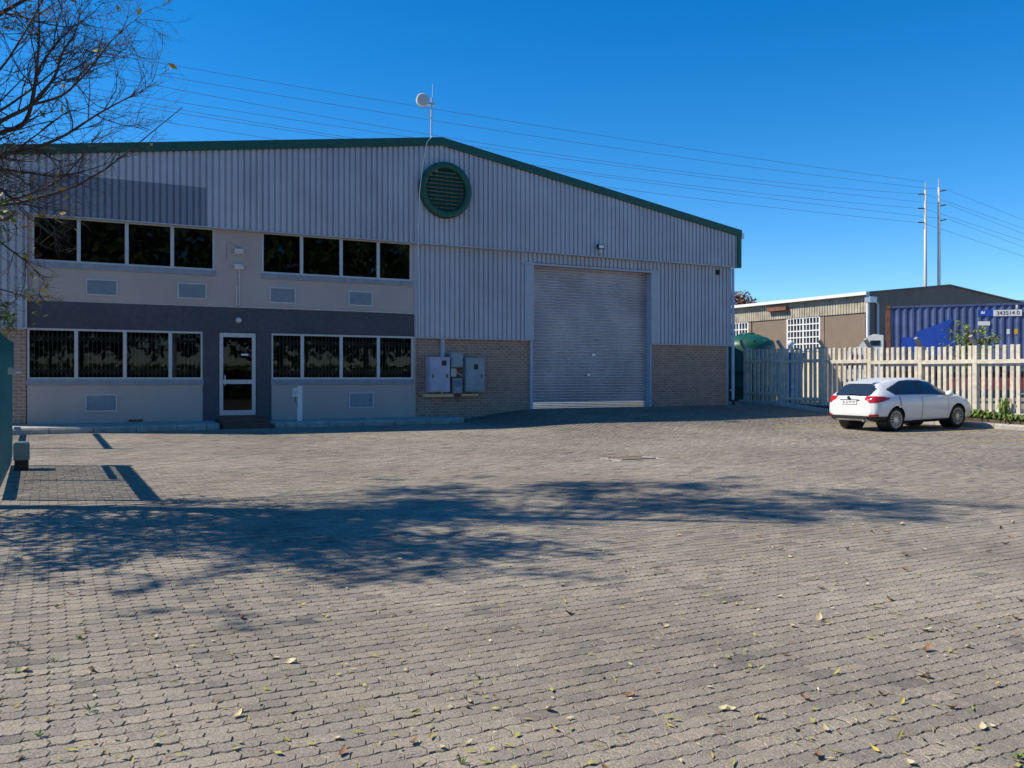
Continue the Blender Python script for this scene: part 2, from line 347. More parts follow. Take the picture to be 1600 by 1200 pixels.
V0, F0 = tmpl(6, 2); pme = bpy.data.meshes.new('paver'); pme.from_pydata([(x - PL / 2, y - PW / 2, z) for x, y, z in V0], [], F0); pme.materials.append(M['paver1'])
for q in order:
    o = obj('paver', pme, paving, (cc[q, 0], cc[q, 1], float(G(cc[q, 0], cc[q, 1])) + random.gauss(0, .0013)))
    o.rotation_euler = (random.gauss(0, .011), random.gauss(0, .011), random.gauss(0, .006))
# ---------------------------------------------------------------- warehouse
YF = 25.75
XA, ZA = 10.99, 9.24
def rz(x): return ZA - .160 * (x - XA) if x > XA else ZA - .142 * (XA - x)
WL, WR, YB = -1.4, 23.3, 62.0
wh = thing('warehouse', 'long grey ribbed steel warehouse with green roof edge and two storey office front', 'warehouse')
def ibr(mb, x0, x1, z0, z1, Y, depth=.046, pitch=.1715):
    xs = []; x = x0; k = 0
    while x < x1:
        for dx, d in ((0, 0), (.106, 0), (.117, 1), (.160, 1)):
            if x + dx <= x1: xs.append((x + dx, d))
        x += pitch
    xs.append((x1, 0))
    vs = []
    for xx, d in xs: vs += [(xx, Y + d * depth, z0(xx) if callable(z0) else z0), (xx, Y + d * depth, z1(xx) if callable(z1) else z1)]
    mb.add(vs, [(2 * i, 2 * i + 2, 2 * i + 3, 2 * i + 1) for i in range(len(xs) - 1)])
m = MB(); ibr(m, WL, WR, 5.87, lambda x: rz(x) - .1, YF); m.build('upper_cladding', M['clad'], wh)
m = MB()
ibr(m, 10.17, 14.06, 2.93, 5.87, 25.90); ibr(m, 19.55, 22.97, 2.89, 5.87, 25.90); ibr(m, 14.06, 19.55, 5.52, 5.87, 25.90)
m.build('lower_cladding', M['clad'], wh)
m = MB(); ibr(m, WL, -.5, 2.94, 5.87, 25.82); m.build('side_strip_cladding', M['clad'], wh)
MB().box(WL, WR, 25.735, 25.96, 5.835, 5.868).build('drip_flashing', M['flash'], wh)
for bx in ((10.17, 14.4, 25.885, 26.0, 2.885, 2.925), (19.25, 22.99, 25.885, 26.0, 2.845, 2.885), (WL, -.5, 25.80, 25.95, 2.9, 2.938)): MB().box(*bx).build('base_flashing', M['flash'], wh)
# corner flashing left of lower cladding
MB().box(10.13, 10.27, 25.88, 25.95, 2.93, 5.83).build('corner_flashing', M['flash'], wh)
MB().box(22.9, 23.0, 25.88, 26.2, 2.885, 5.83).build('corner_flashing', M['flash'], wh)
# rake edges
for xs in ((WL - .05, XA), (XA, WR + .06)):
    x0, x1 = xs
    MB().add([(x0, 25.68, rz(x0) - .25), (x1, 25.68, rz(x1) - .25), (x1, 25.68, rz(x1)), (x0, 25.68, rz(x0)), (x0, 25.9, rz(x0) - .25), (x1, 25.9, rz(x1) - .25), (x1, 25.9, rz(x1)), (x0, 25.9, rz(x0))],
             [(0, 1, 2, 3), (3, 2, 6, 7), (0, 4, 5, 1), (0, 3, 7, 4), (1, 5, 6, 2)]).build('rake_flashing', M['green'], wh)
    MB().add([(x0, 25.69, rz(x0) - .01), (x1, 25.69, rz(x1) - .01), (x1, YB, rz(x1) - .01), (x0, YB, rz(x0) - .01), (x0, 25.72, rz(x0) - .06), (x1, 25.72, rz(x1) - .06), (x1, YB, rz(x1) - .06), (x0, YB, rz(x0) - .06)],
             [(0, 1, 2, 3), (7, 6, 5, 4)]).build('roof', M['clad'], wh)
MB().box(23.16, 23.35, 25.70, 25.86, 5.83, rz(23.3) - .1).build('corner_trim', M['green'], wh)
MB().box(23.35, 23.5, 25.72, YB, 6.95, 7.17).build('gutter', M['galv'], wh)
m = MB().box(22.99, 23.08, 26.2, YB, 2.88, 7.2).box(22.80, 23.02, 26.06, YB, .2, 2.88); m.build('side_wall', M['clad'], wh)
m = MB().box(WL, WL + .2, 25.9, YB, .1, 7.2).box(WL, WR - .3, YB - .2, YB - .02, .1, 7.1); m.build('side_wall', M['clad'], wh)
# brick panels
MB().box(10.17, 14.30, 26.0, 26.25, .1, 2.9).build('brick_panel', M['brick'], wh)
MB().box(19.30, 22.86, 26.0, 26.25, .1, 2.86).build('brick_panel', M['brick'], wh)
MB().box(WL + .2, -.52, 25.9, 26.1, .1, 2.92).build('brick_panel', M['brick'], wh)
# door surround trims and jambs
MB().box(14.06, 14.40, 25.872, 25.93, 2.93, 5.52).build('door_trim', M['flash'], wh)
MB().box(19.25, 19.55, 25.872, 25.93, 2.89, 5.52).build('door_trim', M['flash'], wh)
MB().box(13.98, 19.62, 25.862, 25.93, 5.43, 5.50).build('door_trim', M['flash'], wh)
MB().box(14.30, 14.40, 25.93, 26.3, .55, 5.43).build('door_jamb', M['jamb'], wh)
MB().box(19.25, 19.30, 25.93, 26.3, .55, 5.43).build('door_jamb', M['jamb'], wh)
MB().box(14.06, 19.55, 26.3, 26.5, 5.3, 5.87).build('door_head', M['dark'], wh)
# roller shutter
rd = MB(); zz = .78; prof = []
while zz < 5.5:
    prof += [(0.05, zz), (.012, zz + .008), (.0, zz + .03), (.004, zz + .06), (.05, zz + .082)]; zz += .096
vs = [(x, 26.16 + d, z) for d, z in prof for x in (14.40, 19.25)]
rd.add(vs, [(2 * i, 2 * i + 1, 2 * i + 3, 2 * i + 2) for i in range(len(prof) - 1)])
rdo = rd.build('roller_door', M['shutter'], wh)
for q in range(4):
    MB().box(14.41, 19.24, 26.13, 26.16, .6 + q * .055, .635 + q * .055).build('bottom_bar', M['shutterbar'], rdo)
for x, z in ((16.75, 1.75), (16.95, 2.45)):
    MB().box(x - .07, x + .07, 26.135, 26.16, z - .04, z + .04).build('lock_plate', M['galv'], rdo)
# ---- office front
def part(name, m, x0, x1, z0, z1, y0=25.90, y1=26.15): return MB().box(x0, x1, y0, y1, z0, z1).build(name, m, wh)
part('wall_panel', M['plaster'], -.5, 10.17, 3.64, 4.66)
part('wall_panel', M['plaster'], 4.13, 5.44, 4.66, 5.86)
part('wall_panel', M['plaster'], 10.04, 10.17, 4.66, 5.86); part('wall_panel', M['plaster'], -.5, -.39, 4.66, 5.86)
part('wall_panel', M['plaster'], -.5, 3.81, .2, 1.60)
part('wall_panel', M['plaster'], 5.71, 10.17, .2, 1.60)
part('wall_panel', M['plaster'], 10.09, 10.17, 1.60, 2.94)
part('band', M['band'], -.5, 10.17, 2.94, 3.64, 25.893)
part('door_surround', M['band'], 3.81, 4.24, .2, 2.94, 25.893); part('door_surround', M['band'], 5.28, 5.71, .2, 2.94, 25.893)
part('threshold', M['stepbrick'], 4.24, 5.28, .2, .57, 25.88)
# interior shells
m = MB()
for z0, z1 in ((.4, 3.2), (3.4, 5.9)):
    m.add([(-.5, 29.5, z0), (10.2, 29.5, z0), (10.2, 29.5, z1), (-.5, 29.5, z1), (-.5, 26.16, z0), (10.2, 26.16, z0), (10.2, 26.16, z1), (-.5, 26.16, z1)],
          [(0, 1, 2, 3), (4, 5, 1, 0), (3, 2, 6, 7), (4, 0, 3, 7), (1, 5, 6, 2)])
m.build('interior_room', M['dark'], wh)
def window(x0, x1, z0, z1, mull, trellis):
    w0 = MB().box(x0, x1, 25.91, 26.0, z1 - .055, z1).box(x0, x1, 25.91, 26.0, z0, z0 + .055).box(x0, x0 + .05, 25.91, 26.0, z0 + .055, z1 - .055).box(x1 - .05, x1, 25.91, 26.0, z0 + .055, z1 - .055).build('window', M['alu'], wh)
    w0['label'] = 'aluminium framed four pane office window'
    xs = [x0 + .05]
    for mx_ in mull:
        MB().box(mx_ - .045, mx_ + .045, 25.90, 26.0, z0 + .055, z1 - .055).build('mullion', M['alu'], w0); xs += [mx_ - .045, mx_ + .045]
    xs.append(x1 - .05)
    for i in range(0, len(xs), 2):
        MB().add([(xs[i], 25.958, z0 + .055), (xs[i + 1], 25.958, z0 + .055), (xs[i + 1], 25.958, z1 - .055), (xs[i], 25.958, z1 - .055)], [(0, 1, 2, 3)]).build('pane', M['glass'], w0)
    MB().box(x0 - .02, x1 + .02, 25.872, 25.91, z0 - .15, z0 - .003).build('sill', M['sill'], w0)
    if trellis:
        t = MB(); x = x0 + .06; Y = 26.04
        while x < x1 - .06:
            t.box(x - .008, x + .008, Y, Y + .012, z0 + .05, z1 - .05); x += .105
        x = x0 + .06; 
        for zc in (z0 + .22, z1 - .26):
            x = x0 + .06
            while x < x1 - .17:
                t.bar((x, Y - .006, zc - .1), (x + .105, Y - .006, zc + .1), .014, .01); t.bar((x, Y - .012, zc + .1), (x + .105, Y - .012, zc - .1), .014, .01); x += .105
        t.build('security_trellis', M['bars'], w0)
    return w0
def mx4(pxs, py): return [onY(p, py, 25.93).x for p in pxs]
window(-.39, 4.13, 4.66, 5.86, mx4((123, 198, 269), 380), False)
window(5.44, 10.04, 4.66, 5.86, mx4((471, 532.8, 590.7), 400), False)
window(-.5, 3.81, 1.60, 2.935, mx4((119, 195, 266), 560), True)
window(5.71, 10.09, 1.60, 2.935, mx4((472, 532.8, 591), 560), True)
m = MB().box(3.0, 3.12, 26.1, 26.13, 1.6, 2.9); m.build('curtain_edge', M['alu'], wh)
# vents
for px0, py0, px1, py1 in ((134, 435, 184, 463), (277, 441, 323, 468), (421, 448, 462, 475), (544, 454, 582, 479), (133, 616, 183, 643), (545, 613, 584, 637)):
    a = onY(px0, py0, 25.9); c = onY(px1, py1, 25.9); x0, x1, z1, z0 = a.x, c.x, a.z, c.z
    v = MB().box(x0, x1, 25.872, 25.93, z1 - .035, z1).box(x0, x1, 25.872, 25.93, z0, z0 + .035).box(x0, x0 + .035, 25.872, 25.93, z0 + .035, z1 - .035).box(x1 - .035, x1, 25.872, 25.93, z0 + .035, z1 - .035).build('air_vent', M['alu'], wh)
    l = MB(); z = z0 + .05
    while z < z1 - .04:
        l.bar((x0 + .035, 25.885, z), (x1 - .035, 25.885, z), .006, .034, up=(0, .5, 1)); z += .03
    l.build('louvre', M['vent'], v)
# entrance door
d = MB().box(4.26, 4.36, 25.90, 25.98, .58, 2.92).box(5.16, 5.26, 25.90, 25.98, .58, 2.92).box(4.36, 5.16, 25.90, 25.98, 2.80, 2.92).box(4.36, 5.16, 25.90, 25.98, .58, .72).box(4.36, 5.16, 25.90, 25.98, 1.47, 1.59).build('entrance_door', M['alu'], wh)
d['label'] = 'glazed aluminium entrance door with mid rail'
[MB().add([(4.36, 25.935, a), (5.16, 25.935, a), (5.16, 25.935, c), (4.36, 25.935, c)], [(0, 1, 2, 3)]).build('pane', M['glass'], d) for a, c in ((.72, 1.47), (1.59, 2.80))]
MB().tube([(4.40, 25.90, 1.42), (4.40, 25.84, 1.45), (4.40, 25.84, 1.7), (4.40, 25.90, 1.73)], .014, 8).build('handle', M['galv'], d)
MB().box(4.86, 5.06, 25.924, 25.929, 2.28, 2.33).build('notice', M['white'], d)
m = MB(); m.lathe([(0, .10), (.06, .09), (.085, .03), (.085, 0)], (4.78, 25.9, 3.28), 'y', 14); 
o = m.build('bulkhead_light', M['boxgrey'], wh)
for v in o.data.vertices: v.co.y = 25.9 - (v.co.y - 25.9)
# round louvre
vc = Vector((11.1, 25.76, 7.57))
rg = MB().lathe([(.69, .05), (.69, -.15), (.72, -.165), (.86, -.165), (.885, -.14), (.885, .03)], vc, 'y', 48).build('round_vent', M['green'], wh, True)
rg['label'] = 'green circular louvred vent'
MB().lathe([(0, .045), (.7, .045)], vc, 'y', 40).build('backing', M['greendk'], rg)
for q in range(11):
    z = -.62 + q * .124; hw = math.sqrt(max(.7 ** 2 - (abs(z) + .03) ** 2, .01))
    MB().bar((vc.x - hw, 25.70, vc.z + z), (vc.x + hw, 25.70, vc.z + z), .012, .13, up=(0, .75, 1)).build('louvre_slat', M['green'], rg)
# downpipe at the right corner
m = MB().tube([(23.05, 25.84, 5.8), (23.05, 25.84, .80)], .055, 10).build('downpipe', M['pipe'], wh)
MB().tube([(23.05, 25.84, .80), (23.05, 25.78, .58)], .06, 10).build('pipe_shoe', M['black'], m)
MB().box(22.93, 23.12, 25.86, 25.92, 1.15, 1.19).build('pipe_clip', M['galv'], m)
# floodlight, sensor, cabling, junction boxes on the wall
fl = thing('floodlight', 'small black floodlight above the roller door', 'light', (16.9, 25.72, 6.12))
MB().box(-.13, .13, -.16, -.06, -.02, .13).build('housing', M['black'], fl); MB().box(-.1, .1, -.168, -.161, .0, .11).build('lens', M['lamp'], fl); MB().box(-.03, .03, -.06, .06, .02, .06).build('bracket', M['black'], fl)
MB().lathe([(0, -.14), (.045, -.13), (.05, -.06), (.03, 0)], (0, -.1, -.02), 'z', 12).build('sensor', M['lamp'], fl)
s = MB().box(-.05, .05, -.1, .02, -.09, .09).build('alarm_sensor', M['black'], None, loc=(22.34, 25.9, 5.62)); tag(s, 'tiny black alarm sensor high on the cladding near the corner downpipe', 'sensor')
jb = thing('junction_box', 'upper of two cream boxes on the wall between upstairs windows', 'box', (4.78, 25.9, 5.24)); MB().box(-.12, .12, -.09, 0, -.07, .07).build('case', M['boxgrey'], jb); MB().box(-.125, .125, -.1, -.091, -.075, .075).build('lid', M['boxgrey'], jb)
jb = thing('junction_box', 'lower cream box with white conduit running down from it', 'box', (4.78, 25.9, 4.80)); MB().box(-.12, .12, -.09, 0, -.07, .07).build('case', M['boxgrey'], jb); MB().box(-.125, .125, -.1, -.091, -.075, .075).build('lid', M['boxgrey'], jb)
MB().tube([(.02, -.03, -.07), (.02, -.03, -1.10), (.1, -.03, -1.13), (1.6, -.03, -1.13), (3.6, -.03, -1.13), (5.36, -.03, -1.15), (5.42, -.03, -1.25), (5.42, -.03, -1.9)], .018, 8).build('conduit', M['boxgrey'], jb)
MB().tube([(-.05, -.02, -.55), (-.05, -.02, -1.08)], .012, 6).build('conduit', M['white'], jb)
MB().tube([(4.9, 25.89, 5.31), (4.55, 25.89, 5.47), (4.45, 25.89, 5.47), (4.45, 25.89, 5.0)], .006, 5).build('old_cable_mark', M['sill'], wh)
cb = MB().tube([onY(675, 213, 25.7), onY(667, 222, 25.64), onY(660, 262, 25.6), onY(655.5, 300, 25.58), onY(654.5, 350, 25.66), onY(654, 378, 25.72), onY(655, 430, 25.84), onY(655.5, 527, 25.86)], .014, 6).build('antenna_cable', M['white'], None)
tag(cb, 'loose white cable hanging down past the round green vent', 'cable')
# antenna mast
ms = thing('antenna_mast', 'steel mast with grey drum dish on the roof ridge', 'antenna', (10.68, 25.85, 9.18))
MB().tube([(0, 0, 0), (.02, 0, 1.30)], .032, 10).build('pole', M['galv'], ms); MB().tube([(.04, .02, 1.2), (.06, .02, 1.75)], .008, 6).build('whip', M['galv'], ms)
dd = MB().lathe([(0, -.07), (.17, -.07), (.2, -.05), (.2, .07), (.15, .1), (0, .1)], (0, 0, 0), 'y', 28).build('dish', M['boxgrey'], ms); dd.location = (-.34, -.12, 1.15); dd.rotation_euler = (R(-4), 0, R(-14))
MB().box(-.14, .09, -.08, .05, 1.06, 1.13).build('bracket', M['galv'], ms); MB().tube([(-.28, -.1, .97), (0, -.02, .62)], .014, 6).build('strut', M['galv'], ms)
# electrical cabinets on the brick
def cabinet(name, label, x0, x1, z0, z1, dep, m, group=None):
    t = thing(name, label, 'cabinet', ((x0 + x1) / 2, 26.0, z0)); hw = (x1 - x0) / 2; h = z1 - z0
    MB().box(-hw, hw, -dep, 0, 0, h).build('case', m, t); MB().box(-hw - .015, hw + .02, -dep - .02, 0, h, h + .03).build('lid', m, t)
    MB().box(-hw + .03, hw - .03, -dep - .012, -dep - .001, .03, h - .03).build('door', m, t)
    return t, hw, h, dep
t, hw, h, dp = cabinet('electrical_cabinet', 'larger lilac grey electrical cabinet with duct rising from its top', 10.55, 11.24, 1.2, 2.27, .34, M['cab1'])
MB().box(.06, .22, -dp - .017, -dp - .013, h - .24, h - .08).build('vent_grille', M['chassis'], t)
for x in (-.24, .24): MB().box(x - .02, x + .02, -dp - .018, -dp - .013, .44, .56).build('hinge', M['black'], t)
MB().tube([(-.22, -dp - .01, .38), (-.22, -dp - .05, .38)], .02, 8).build('lock', M['galv'], t)
MB().box(.15, .27, -.1, -.005, h + .03, 2.9 - 1.2 - .02).build('duct', M['cab1'], t)
MB().box(-.45, .55, -.16, 0, -.16, -.07).build('mounting_rail', M['cream'], t)
MB().box(.15, .21, -.12, -.02, -.07, 0).build('mounting_foot', M['cream'], t)
t, hw, h, dp = cabinet('electrical_cabinet', 'green grey electrical cabinet right of the small meter boxes', 11.80, 12.46, 1.2, 2.25, .34, M['cab2'])
MB().box(-.05, .09, -dp - .017, -dp - .013, h - .34, h - .17).build('vent_grille', M['chassis'], t)
MB().box(.2, .235, -dp - .018, -dp - .013, .44, .56).build('hinge', M['black'], t)
for z in (.44, .53): MB().tube([(-.2, -dp - .01, z), (-.2, -dp - .04, z)], .022, 8).build('lock', M['galv'], t)
MB().box(-.4, .2, -.16, 0, -.15, -.07).build('mounting_rail', M['cream'], t)
t, hw, h, dp = cabinet('meter_box', 'small grey box mounted highest between the two electrical cabinets', 11.32, 11.74, 1.98, 2.42, .26, M['cab2'])
MB().box(-.16, .02, -.14, -.01, -.3, -.03).build('gland_box', M['boxgrey'], t); MB().tube([(0, -.12, -.1), (.08, -.14, -.2), (.22, -.14, -.26)], .016, 6).build('cable', M['boxgrey'], t)
t, hw, h, dp = cabinet('meter_box', 'dark blue grey meter box low between the two electrical cabinets', 11.38, 11.72, 1.16, 1.60, .24, M['cab2'])
MB().box(-.12, .12, -dp - .02, -dp - .013, .2, .4).build('dial_panel', M['meter'], t)
MB().tube([(.02, -.1, -.02), (.0, -.12, -.2), (.05, -.12, -.3), (.1, -.12, -.22), (.06, -.1, -.04)], .012, 6).build('cable_loop', M['black'], t)
# ---------------------------------------------------------------- kerbs, steps
kb = struct(obj('kerb', None))
def kerbstone(a, b, h=.15, wd=.13):
    a = Vector((a[0], a[1], 0)); b = Vector((b[0], b[1], 0)); d = (b - a).normalized(); nrm = Vector((-d.y, d.x, 0)); a += d * .009; b -= d * .009
    prof = [(0, -.15), (0, h - .05), (.035, h), (wd, h), (wd, -.15)]; vs = []
    for p in (a, b):
        g = float(G(p.x, p.y)); vs += [p + nrm * u + Vector((0, 0, g + z)) for u, z in prof]
    MB().add(vs, [(0, 1, 2, 3, 4), (9, 8, 7, 6, 5)] + [(i, i + 5, (i + 1) % 5 + 5, (i + 1) % 5) for i in range(5)]).build('kerb_stone', M['concrete'], kb)
def kerbline(pts, h=.15):
    for a, b in zip(pts[:-1], pts[1:]): kerbstone(a, b, h)
kerbline([(-3 + q, 24.8) for q in range(0, 7)] + [(3.75, 24.8)] + [(3.98, 24.86), (4.12, 25.02), (4.17, 25.25), (4.18, 25.85)])
kerbline([(5.52, 25.85), (5.53, 25.25), (5.62, 25.0), (5.85, 24.82), (6.15, 24.8)] + [(7.1 + q, 24.8) for q in range(0, 4)] + [(10.9, 24.8), (11.25, 24.86), (11.45, 25.05), (11.5, 25.35), (11.5, 25.95)])
kerbline([(24.9, 27.6 - q) for q in range(0, 18)], .15)
def slab(name, poly, zf, m):
    n = len(poly); vs = [(x, y, zf(x, y)) for x, y in poly] + [(x, y, 0) for x, y in poly]
    return struct(MB().add(vs, [tuple(range(n))] + [(i, i + n, (i + 1) % n + n, (i + 1) % n) for i in range(n)]).build(name, m))
slab('pavement', [(-3, 24.9), (3.75, 24.9), (4.05, 25.1), (4.1, 25.9), (-3, 25.95)], lambda x, y: .395 + .05 * (y - 24.9), M['concrete'])
slab('pavement', [(5.6, 25.9), (5.63, 25.2), (5.9, 24.92), (11.0, 24.9), (11.38, 25.1), (11.4, 26.0), (5.6, 26.0)], lambda x, y: .395 + .03 * (y - 24.9), M['concrete'])
st = thing('entrance_steps', 'low red brick steps below the glazed entrance door', 'steps')
MB().box(4.2, 5.5, 24.95, 25.86, .1, .38).build('step', M['stepbrick'], st); MB().box(4.22, 5.48, 25.35, 25.87, .381, .50).build('step', M['stepbrick'], st)
slab('planting_bed', [(25.03, 10.5), (25.6, 10.5), (25.6, 27.6), (25.03, 27.6)], lambda x, y: float(G(24.9, y)) + .13, M['soil'])
# threshold patch right of the kerb: small drain slot on the wall foot
MB().box(1.9, 2.25, 25.86, 25.9, .46, .52).build('drain_slot', M['rust'], wh)
# drain cover in the yard
mh = thing('drain_cover', 'rusty rectangular drain cover sunk in the paving before the roller door', 'drain cover', (9.85, 13.85, float(G(9.85, 13.85))))
MB().box(-.53, .53, -.32, .32, -.02, .0015).build('surround', M['concrete'], mh)
for q in range(7): MB().box(-.36 + q * .1, -.29 + q * .1, -.2, .2, .0025, .014).build('grate_bar', M['oldiron'], mh)
MB().box(-.4, .38, -.24, -.205, .0025, .02).build('frame', M['oldiron'], mh); MB().box(-.4, .38, .205, .24, .0025, .02).build('frame', M['oldiron'], mh)
# worn yellow bay lines
for Y, xa, xb in ((22.6, 20.4, 24.8), (19.4, 18.9, 24.8), (16.2, 18.8, 24.8), (13.5, 18.9, 24.8)):
    vs = []; N = 12
    for i in range(N + 1):
        x = xa + (xb - xa) * i / N
        for y in (Y, Y + .09): vs.append((x, y, float(G(x, y)) + .004))
    o = struct(MB().add(vs, [(2 * i, 2 * i + 2, 2 * i + 3, 2 * i + 1) for i in range(N)]).build('bay_marking', M['yellow']))
# ---------------------------------------------------------------- intercom bollard
bl = thing('intercom_post', 'slim white post with a small intercom box before the office wall', 'post', (6.38, 25.3, .41))
MB().box(-.06, .06, -.05, .05, 0, 1.0).build('post', M['white'], bl); MB().box(-.2, -.062, -.07, .05, .70, .93).build('intercom', M['white'], bl)
MB().box(-.185, -.075, -.085, -.071, .74, .88).build('speaker_panel', M['boxgrey'], bl); MB().tube([(-.13, -.02, .70), (-.13, 0, .55), (-.06, 0, .45)], .01, 6).build('cable', M['black'], bl)
# ---------------------------------------------------------------- palisade fence
XFN = 25.5
fence = thing('palisade_fence', 'tall precast concrete palisade fence with angled arms on its posts', 'fence', (0, 0, 0))
PY = [25.74 + 2.05, 25.74, 23.64, 21.56, 19.53, 17.58, 15.55, 13.5, 11.45]
def ftop(y): return np.interp(y, [11, 16, 17.6, 19.5, 21.6, 23.6, 25.7, 28], [2.60, 2.64, 2.65, 2.66, 2.70, 2.76, 2.80, 2.82])
def fbot(y): return float(G(24.9, y)) + .08
slm = {}
for i, y in enumerate(PY):
    zt = float(ftop(y)) + .02; zb = fbot(y) - .1
    po = MB().box(XFN - .08, XFN + .08, y - .07, y + .07, zb, zt).build('post', M['fence'], fence)
    MB().bar((XFN + .02, y, zt - .06), (XFN - .27, y, zt + .27), .1, .1, up=(0, 1, 0)).build('arm', M['concrete'], po)
    if i + 1 < len(PY):
        y1 = PY[i + 1]; zm = float(ftop((y + y1) / 2))
        MB().box(XFN - .075, XFN - .005, y1 + .07, y - .07, zm - .56, zm - .44).build('rail', M['fence'], fence)
        MB().box(XFN - .075, XFN - .005, y1 + .07, y - .07, fbot(y1) + .28, fbot(y1) + .38).build('rail', M['fence'], fence)
        for q in range(8):
            ys = y + (y1 - y) * (q + 1) / 9 + random.uniform(-.012, .012); zt2 = zm + random.uniform(-.02, .02); zb2 = fbot(ys) - .1; hw = .056; yy = ys
            yl = yy; yy = ys + random.gauss(0, .012); pr = [(yl - hw, zb2), (yl + hw, zb2), (yy + hw, zt2 - .02), (yy + hw * .6, zt2), (yy - hw * .6, zt2), (yy - hw, zt2 - .02)]
            n_ = 6; vs = [(XFN, a, c) for a, c in pr] + [(XFN + .06, a, c) for a, c in pr]
            MB().add(vs, [(5, 4, 3, 2, 1, 0), (6, 7, 8, 9, 10, 11)] + [(k, (k + 1) % 6, (k + 1) % 6 + 6, k + 6) for k in range(6)]).build('slat', M['fence'], fence)
# ---------------------------------------------------------------- sliding gate at the left
gt = thing('sliding_gate', 'teal steel sliding gate standing open beside the paving', 'gate', (-.60, 0, 0))
y0, y1 = 12.95, 17.4; zb = .22; zt = 2.24
MB().box(-.04, .04, y0, y1, zb, zb + .1).build('bottom_rail', M['teal'], gt); MB().box(-.03, .03, y0, y1, zt - .06, zt).build('top_rail', M['teal'], gt)
MB().box(-.012, .012, y0, y1, 2.0, zt - .061).build('top_sheet', M['teal'], gt)
for y in (y0, 15.2, y1 - .06): MB().box(-.045, .045, y, y + .06, zb + .1, zt + .01).build('upright', M['teal'], gt)
y = y0 + .15
while y < y1 - .1:
    if abs(y - 15.23) > .07: MB().box(.032, .048, y - .02, y + .02, zb + .1, zt - .001).build('picket', M['teal'], gt)
    y += .125
MB().box(-.05, .06, y1 + .001, y1 + .12, 1.83, 2.27).build('catch_plate', M['teal'], gt)
MB().box(.05, .09, 15.3, 17.3, 1.70, 1.80).build('catch_arm', M['galv'], gt); MB().tube([(.07, 17.3, 1.75), (.16, 17.45, 1.75)], .025, 8).build('bolt', M['galv'], gt)
gm_ = thing('gate_motor', 'boxy grey green gate motor on a dark base beside the teal gate', 'gate motor', (-.40, 16.6, float(G(-.4, 16.6))))
MB().box(-.10, .10, -.16, .16, 0, .17).build('base', M['black'], gm_); MB().box(-.115, .115, -.18, .18, .171, .44).build('cover', M['motor'], gm_); MB().box(-.09, .09, -.15, .15, .441, .455).build('lid', M['motor'], gm_)
gp_ = thing('gate_guide_frame', 'tall teal steel post with rails reaching back to the warehouse', 'gate frame', (-1.15, 21.15, float(G(-1.1, 21.1))))
MB().box(-.04, .04, -.04, .04, 0, 3.1).build('post', M['teal'], gp_); MB().box(-.04, .04, .04, 4.4, 2.55, 2.65).build('rail', M['teal'], gp_); MB().box(-.04, .04, .04, 4.4, .7, .78).build('rail', M['teal'], gp_)
# ---------------------------------------------------------------- hatchback car
def cat(P, n):   # catmull-rom through P, n samples per span
    P = np.asarray(P, float); out = []
    Q = np.concatenate([[2 * P[0] - P[1]], P, [2 * P[-1] - P[-2]]])
    for i in range(1, len(Q) - 2):
        for t in np.arange(n) / n:
            out.append(.5 * ((2 * Q[i]) + (-Q[i - 1] + Q[i + 1]) * t + (2 * Q[i - 1] - 5 * Q[i] + 4 * Q[i + 1] - Q[i + 2]) * t * t + (-Q[i - 1] + 3 * Q[i] - 3 * Q[i + 1] + Q[i + 2]) * t ** 3))
    out.append(P[-1]); return np.array(out)
ST_ = np.array([  # x, zb, w_sill, w_mid, z_mid, w_belt, z_belt, w_top, z_top
    [0.00, .40, .62, .70, .56, .66, .80, .52, .90], [0.05, .34, .72, .80, .56, .75, .88, .60, .955], [0.12, .30, .78, .85, .58, .80, .93, .635, 1.03],
    [0.24, .28, .80, .885, .60, .835, .955, .60, 1.165], [0.40, .26, .81, .90, .62, .85, .965, .56, 1.315], [0.54, .25, .82, .905, .62, .857, .965, .55, 1.375],
    [1.00, .22, .82, .91, .62, .865, .955, .565, 1.445], [1.60, .20, .82, .91, .62, .865, .945, .59, 1.482], [2.10, .20, .82, .91, .62, .865, .935, .585, 1.468],
    [2.60, .20, .82, .905, .62, .86, .925, .565, 1.385], [3.00, .20, .82, .90, .62, .852, .915, .575, 1.20], [3.32, .20, .815, .90, .62, .845, .905, .63, 1.03],
    [3.55, .20, .81, .90, .62, .83, .885, .66, .975], [3.90, .22, .80, .885, .60, .79, .82, .60, .90], [4.15, .24, .75, .83, .56, .72, .73, .50, .79],
    [4.29, .28, .66, .73, .52, .62, .63, .42, .68], [4.36, .34, .52, .58, .48, .50, .55, .34, .59]])
xs_ = np.unique(np.concatenate([np.linspace(0, .5, 40), np.linspace(.5, 4.36, 240)]))
stt = np.stack([np.interp(xs_, ST_[:, 0], ST_[:, c]) for c in range(9)], 1)
ker = np.array([1, 2, 3, 2, 1]) / 9.
for c in range(1, 9):
    pad = np.pad(stt[:, c], 2, mode='edge'); sm = np.convolve(pad, ker, 'valid'); stt[3:-3, c] = sm[3:-3]
NS = 16; rings = []
for x, zb_, ws, wm, zm, wb, zbt, wt, zt_ in stt:
    ctrl = [(0, zb_), (ws * .75, zb_), (ws, zb_ + .05), (wm, zm), (wb, zbt), (wt, zt_ - .055 * min(1, (zt_ - zbt) / .3)), (wt * .55, zt_ - .008), (0, zt_)]
    rings.append(cat(ctrl, NS))
rings = np.array(rings); NR = rings.shape[1]
full = np.concatenate([rings, rings[:, -2:0:-1] * np.array([-1, 1])], 1); NF = full.shape[1]
CV = np.zeros((len(xs_), NF, 3)); CV[:, :, 0] = xs_[:, None]; CV[:, :, 1] = full[:, :, 0]; CV[:, :, 2] = full[:, :, 1]
FC = []; FI = []
